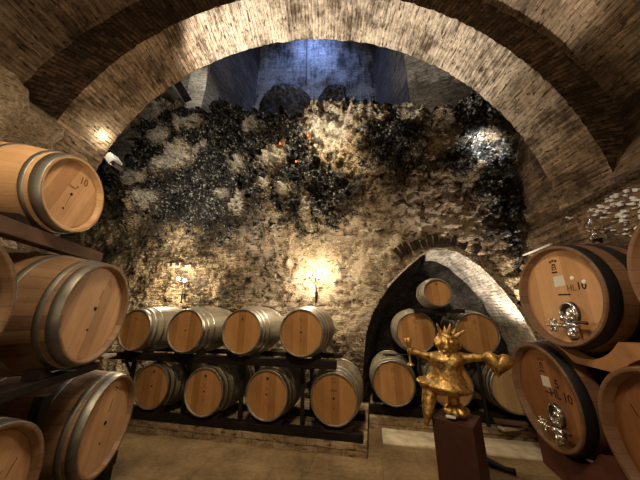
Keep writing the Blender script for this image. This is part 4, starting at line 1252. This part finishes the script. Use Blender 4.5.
# flaking white plaster left on the right wall
bm = bmesh.new(); rnd = random.Random(11)
for k in range(95):
    px, py = rnd.gauss(618, 19), rnd.gauss(209, 15)
    if py < 215 - (px - 540) * .42: continue
    d = ray(px, py); ud = d.x * C12 - d.y * S12; t = 2.64 / ud; c = d * t + Vector((0, 0, CAMZ))
    if c.z > 2.82: continue
    s_ = .005 + .018 * rnd.random() ** 2.2
    n = 9; ang0 = rnd.random() * 6
    aw = Vector((S12, C12, 0)); un = Vector((C12, -S12, 0))
    top = []; bot = []
    for i in range(n):
        a = ang0 + 2 * PI * i / n; rr = s_ * rnd.uniform(.4, 1.5)
        q = c + aw * math.cos(a) * rr * 1.7 + Vector((0, 0, math.sin(a) * rr * .9 + math.cos(a) * rr * .35))
        top.append(bm.verts.new(q - un * .0)); bot.append(bm.verts.new(q + un * .05))
    bm.faces.new(top)
    for i in range(n): bm.faces.new((top[i], bot[i], bot[(i + 1) % n], top[(i + 1) % n]))
bmesh.ops.recalc_face_normals(bm, faces=bm.faces)
fp = struct('trim_5', bm, M['white_metal'])
fp['label'] = 'flakes of white plaster left on the right wall'
# left wall: rough tufa boulders
bm = bmesh.new(); g = []; NI, NJ = 150, 120
for i in range(NI + 1):
    y = -3.0 + 5.5 * i / NI; r_ = []
    ztop = 3.82 + .22 * math.cos((y - 1.1) * 1.2) * .4
    for j in range(NJ + 1 + 8):
        z = ztop * min(j, NJ) / NJ - .02
        p3 = Vector((y, z, 4.4))
        vd = noise.voronoi(p3 * 3.2, distance_metric='DISTANCE', exponent=2.5)[0]
        d = .13 * (1 - min(1, vd[0] * 1.25)) + .1 * fbm(p3 * 2, 5) + .07 * fbm(p3 * 7, 4)
        ex = 0
        if j > NJ: ex = (j - NJ) / 8 * 1.6; z += .03 * (j - NJ) / 8
        x = -2.82 - .2 * y + d - ex
        r_.append(bm.verts.new((x, y, z)))
    g.append(r_)
for i in range(NI):
    for j in range(NJ + 8): bm.faces.new((g[i][j], g[i + 1][j], g[i + 1][j + 1], g[i][j + 1]))
wl_ = struct('wall_left', bm, M['rock_left'], True)
# pier that carries the left foot of the arch
bm = bmesh.new(); g = []
prof = [(-4.4, 2.36), (-3.3, 2.40), (-3.31, 2.6), (-3.34, 2.8), (-3.36, 3.0), (-3.42, 3.1), (-4.0, 3.12), (-7.0, 3.12)]
pp = []
for (a, b) in zip(prof, prof[1:]):
    k_ = max(1, int(math.hypot(b[0] - a[0], b[1] - a[1]) / .06))
    for k in range(k_): pp.append((a[0] + (b[0] - a[0]) * k / k_, a[1] + (b[1] - a[1]) * k / k_))
pp.append(prof[-1])
for (x, y) in pp:
    r_ = []
    for j in range(71):
        z = 3.05 * j / 70
        p3 = Vector((x * 1.5, y * 1.5, z)); d = .07 * fbm(p3 * 3, 5)
        lean = max(0, ZS + 0 - z) * 0
        # follow the curve of the arch above its springing
        cx = 0
        if z > ZS: cx = RA - math.sqrt(RA * RA - (z - ZS) ** 2)
        r_.append(bm.verts.new((x + d + cx - .02, y + d * .6, z)))
    g.append(r_)
for a, b in zip(g, g[1:]):
    for j in range(70): bm.faces.new((a[j], b[j], b[j + 1], a[j + 1]))
pr_ = struct('pier_left', bm, M['rock_pier'], True)
# walls behind the photographer
bm = bmesh.new(); add_box(bm, Vector((0, -3.05, 3.6)), (9.5, .1, 7.4)); struct('wall_front', bm, M['side_brick'])

# upper wall above the rock lip with the opening into the light shaft
def quad_wall(p0, p1, z0, z1, name, m, nu=60, nv=60, amp=.03, u0=0.0):
    bm = bmesh.new(); uvl = bm.loops.layers.uv.verify(); p0, p1 = Vector(p0), Vector(p1); L = (p1 - p0).length
    nrm = Vector(((p1 - p0).y, -(p1 - p0).x)).normalized(); g = []
    for i in range(nu + 1):
        q = p0.lerp(p1, i / nu); r_ = []
        for j in range(nv + 1):
            z = z0 + (z1 - z0) * j / nv
            d = amp * fbm(Vector((q.x * 2 + 3, q.y * 2, z * 2)), 5)
            r_.append((bm.verts.new((q.x + nrm.x * d, q.y + nrm.y * d, z)), i / nu * L + u0, z))
        g.append(r_)
    for i in range(nu):
        for j in range(nv):
            q = (g[i][j], g[i + 1][j], g[i + 1][j + 1], g[i][j + 1]); f = bm.faces.new([c[0] for c in q])
            for lp_, c in zip(f.loops, q): lp_[uvl].uv = (c[1], c[2])
    return struct(name, bm, m, True)
YU = 5.3
XL, XR = on_y(206, 85, YU).x, on_y(408, 85, YU).x
quad_wall((-9, YU + .5), (XL - .5, YU), 5.0, 11, 'wall_upper_left', M['grey_brick'])
quad_wall((XL - .5, YU), (XL, YU + .02), 5.0, 11, 'wall_jamb_left', M['pale_brick'], 14, 60, .02)
quad_wall((XR, YU), (4.6, YU - .9), 5.0, 11, 'wall_upper_right', M['grey_brick'])
YB = 7.6
XBL, XBR = on_y(258, 75, YB).x, on_y(374, 75, YB).x
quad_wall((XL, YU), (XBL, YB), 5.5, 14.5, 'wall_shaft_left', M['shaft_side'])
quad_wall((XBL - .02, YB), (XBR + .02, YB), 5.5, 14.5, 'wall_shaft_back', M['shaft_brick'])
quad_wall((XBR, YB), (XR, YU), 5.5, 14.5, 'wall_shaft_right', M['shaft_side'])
bm = bmesh.new(); add_box(bm, Vector((-.3, 6.4, 14.6)), (8, 3.4, .2)); struct('ceiling_shaft', bm, M['shaft_brick'])
bm = bmesh.new(); add_box(bm, Vector((-2.2, 4.2, 11.1)), (14, 2.6, .2)); struct('ceiling_bay', bm, M['grey_brick'])
# two walled up arches low on the back of the shaft
def blind_arch(px0, px1, pyt, pyb, name, hole=None):
    a, b = on_y(px0, pyb, YB - .05), on_y(px1, pyb, YB - .05); zt = on_y((px0 + px1) / 2, pyt, YB - .05).z
    bm = bmesh.new(); n = 40; g = []; W_ = b.x - a.x; zb = a.z - 1.6
    for i in range(n + 1):
        x = a.x + W_ * i / n; top = zb + (zt - zb) * (1 - .35 * abs(2 * i / n - 1) ** 2.2); r_ = []
        for j in range(n + 1):
            z = zb + (top - zb) * j / n
            e = min(i, n - i, n - j) / n
            y = YB - .02 - .3 * sstep(0, .1, e) * (.55 + .6 * abs(fbm(Vector((x * 3, z * 3, 5)), 5)))
            if hole:
                hp_ = on_y(hole[0], hole[1], YB - .05)
                if abs(x - hp_.x) < .2 and abs(z - hp_.z) < .3: y += .32
            r_.append(bm.verts.new((x, y, z)))
        g.append(r_)
    for i in range(n):
        for j in range(n): bm.faces.new((g[i][j], g[i + 1][j], g[i + 1][j + 1], g[i][j + 1]))
    return struct(name, bm, M['rubble'], True)
blind_arch(259, 313, 82, 108, 'blind_arch_left')
blind_arch(316, 358, 83, 106, 'blind_arch_right', (349, 93))
p0 = on_y(307, 44, YB - .12); p1 = on_y(306, 84, YB - .3)
cb = obj('cable', tube([(p0.x, p0.y, 14.0), p0, p1], .022, 8), M['cable']); tag(cb, 'thin black cable hanging down the blue lit shaft wall', 'cable')
# leaning dark timber by the left jamb
q0, q1 = on_y(172, 74, YU - .2), on_y(187, 99, YU - .2)
lt = obj('leaning_timber', beam_bm(q0 + (q0 - q1) * .5, q1, .16, .2), M['timber']); tag(lt, 'dark timber leaning beside the pale brick jamb high on the left', 'timber')
# small red lamps in the black rock
for (px, py, lb) in [(308, 135.5, 'tiny red light high in the black rock, upper right of the four'), (280, 143.5, 'tiny red light in the black rock, leftmost of the four'), (296, 161.5, 'tiny red light in the black rock, lowest of the four'), (322, 154.5, 'tiny red light beside the pale square rock, rightmost of the four')]:
    u, z = on_w(px, py, 4.02)
    o = obj('red_lamp', ball((0, 0, 0), .017, 10), M['red_led'], smooth=True, loc=uw(u, 4.02, z)); tag(o, lb, 'light', 'tiny red lights in the rock')
# ledges
def ledge(u0, u1, w0, w1, h, name, m):
    bm = bmesh.new(); uvl = bm.loops.layers.uv.verify(); n = 60; g = []
    for i in range(n + 1):
        u = u0 + (u1 - u0) * i / n
        j_ = .012 * fbm(Vector((u * 6, 0, h)))
        g.append([(bm.verts.new(uw(u, w, z)), u, vv) for (w, z, vv) in ((w0 + j_, -.02, -.02), (w0 + j_ * .6 + .004, h - .012, h - .012), (w0 + .015, h + j_ * .5, h), (w1, h, h + w1 - w0))])
    for a, b in zip(g, g[1:]):
        for k in range(3):
            q = (a[k], b[k], b[k + 1], a[k + 1]); f = bm.faces.new([c[0] for c in q])
            for lp_, c in zip(f.loops, q): lp_[uvl].uv = (c[1], c[2])
    for r_ in (g[0], g[-1]):
        bot = bm.verts.new((r_[3][0].co.x, r_[3][0].co.y, -.02)); bm.faces.new([r_[0][0], r_[1][0], r_[2][0], r_[3][0], bot])
    bmesh.ops.recalc_face_normals(bm, faces=bm.faces)
    return struct(name, bm, m)
ledge(-6.5, -.16, 3.3, 4.62, .14, 'ledge_back', M['ledge_brick'])
ledge(-.14, 2.6, 4.05, 5.7, .14, 'ledge_niche', M['ledge_brick'])
ledge(.02, 2.3, 3.66, 4.1, .022, 'pale_floor_strip', M['floor_strip'])  # low pale strip laid on the floor before the niche
# thin white batten on the right wall
d = ray(551, 244); t = 2.5 / (d.x * C12 - d.y * S12); b1 = d * t + Vector((0, 0, CAMZ)); d = ray(517.5, 257.6); t = 2.5 / (d.x * C12 - d.y * S12); b0 = d * t + Vector((0, 0, CAMZ))
L_ = bpy.data.lights.new('flood_glow', 'POINT'); L_.energy = 4; L_.color = (1, .93, .72); L_.shadow_soft_size = .04
o_ = bpy.data.objects.new('flood_glow', L_); COL.objects.link(o_); o_.location = on_y(111, 157, 3.2) + Vector((.14, -.26, .12))
bt_ = obj('wall_batten', beam_bm(b0, b1, .04, .018), M['white_metal'], bevel=.004); tag(bt_, 'thin white metal batten on the right wall above the upper cask', 'batten')
# floodlight at the left foot of the arch
fp_ = on_y(111, 157, 3.2)
fl_root = tag(empty('floodlight', fp_), 'small white floodlight clipped to the left foot of the brick arch', 'floodlight')
ax = Vector((.55, -.15, .82)).normalized()
rotf = Vector((0, 0, 1)).rotation_difference(Vector((-.62, -.1, .78)))
hb = obj('housing', box((0, 0, -.07), (.12, .16, .16)), M['white_metal'], fl_root, rot=rotf.to_euler(), bevel=.012)
ob_ = obj('lens', box((0, 0, .013), (.1, .13, .006)), M['flood_lens'], fl_root, rot=rotf.to_euler())
obj('bracket', box((0, 0, -.19), (.05, .17, .08)), M['black_iron'], fl_root, rot=rotf.to_euler())

# ------------------------------------------------------------------ light
def spot(name, loc, target, power, col, angle=90, blend=.6, size=.05):
    L = bpy.data.lights.new(name, 'SPOT'); L.energy = power; L.color = col; L.spot_size = R_(angle); L.spot_blend = blend; L.shadow_soft_size = size
    o = bpy.data.objects.new(name, L); COL.objects.link(o); o.location = loc
    o.rotation_euler = (Vector(target) - Vector(loc)).to_track_quat('-Z', 'Y').to_euler(); return o
def area(name, loc, target, power, col, sx, sy):
    L = bpy.data.lights.new(name, 'AREA'); L.energy = power; L.color = col; L.shape = 'RECTANGLE'; L.size = sx; L.size_y = sy
    o = bpy.data.objects.new(name, L); COL.objects.link(o); o.location = loc
    o.rotation_euler = (Vector(target) - Vector(loc)).to_track_quat('-Z', 'Y').to_euler(); return o
WARM = (1, .8, .55)
spot('flood_left', fp_ + Vector((.26, -.2, .1)), fp_ + Vector((.26 + 3.0, -.35, .1 + 2.1)), 1350, (1, .92, .8), 57, .3)
spot('flood_left_spill', fp_ + Vector((.24, .06, .06)), (-2.7, 4.7, 4.3), 170, (1, .92, .78), 140, .9)
spot('niche_flood', uw(2.0, 4.3, 1.05), uw(1.5, 4.9, 2.4), 260, (1, .87, .7), 120, .8, .04)
spot('shaft_daylight', (-.2, 6.7, 13.8), (-.25, 7.6, 9.2), 950, (.3, .45, 1.0), 110, 1.0, .6)
spot('bay_flood', (2.85, 3.36, 4.5), uw(2.1, 4.15, 4.5), 75, (.92, .96, 1), 110, .7)
spot('jamb_fill', (-1.9, 4.2, 7.7), (XL - .25, YU, 7.7), 130, (1, .95, .85), 50, .6)  # unseen spot added to brighten the pale left jamb
L_ = bpy.data.lights.new('bay_fill', 'POINT'); L_.energy = 110; L_.color = (1, .93, .8); L_.shadow_soft_size = .15
o_ = bpy.data.objects.new('bay_fill', L_); COL.objects.link(o_); o_.location = (-.4, 4.0, 8.2)  # no lamp stands here; added to lift jambs, upper wall and rock top
spot('arch_lamp', (.2, 2.95, 5.9), (-.9, 5.0, 2.4), 680, (1, .85, .6), 95, .9, .15)
spot('overhead_fill', (-.3, .3, 4.7), (-.3, 1.6, 0), 380, WARM, 128, .35, .3)  # unseen warm fill added overhead for the foreground barrels
spot('left_wall_fill', (-.9, .3, 2.9), (-3.1, 1.9, 3.2), 70, WARM, 75, .8, .15)  # added spot, no fixture, brightening the left rock and top barrel
area('vault_fill', (0, -1.6, 1.6), (0, .6, 7), 60, WARM, 1.2, .6)  # invented upward fill behind the camera for the near vault

w = bpy.data.worlds.new('cellar_air'); scene.world = w; w.use_nodes = True
w.node_tree.nodes['Background'].inputs['Color'].default_value = (1, .8, .6, 1); w.node_tree.nodes['Background'].inputs['Strength'].default_value = 0.004

cam = bpy.data.cameras.new('camera'); cam.sensor_width = 36; cam.lens = F / 640 * 36; cam.clip_start = .02
co = bpy.data.objects.new('camera', cam); COL.objects.link(co); co.location = (0, 0, CAMZ); co.rotation_euler = (PI / 2 + PITCH, 0, 0)
scene.camera = co
vs_ = scene.view_settings
vs_.view_transform = 'Standard'; vs_.look = 'None'; vs_.gamma = 1; vs_.use_curve_mapping = False; vs_.exposure = 0.0
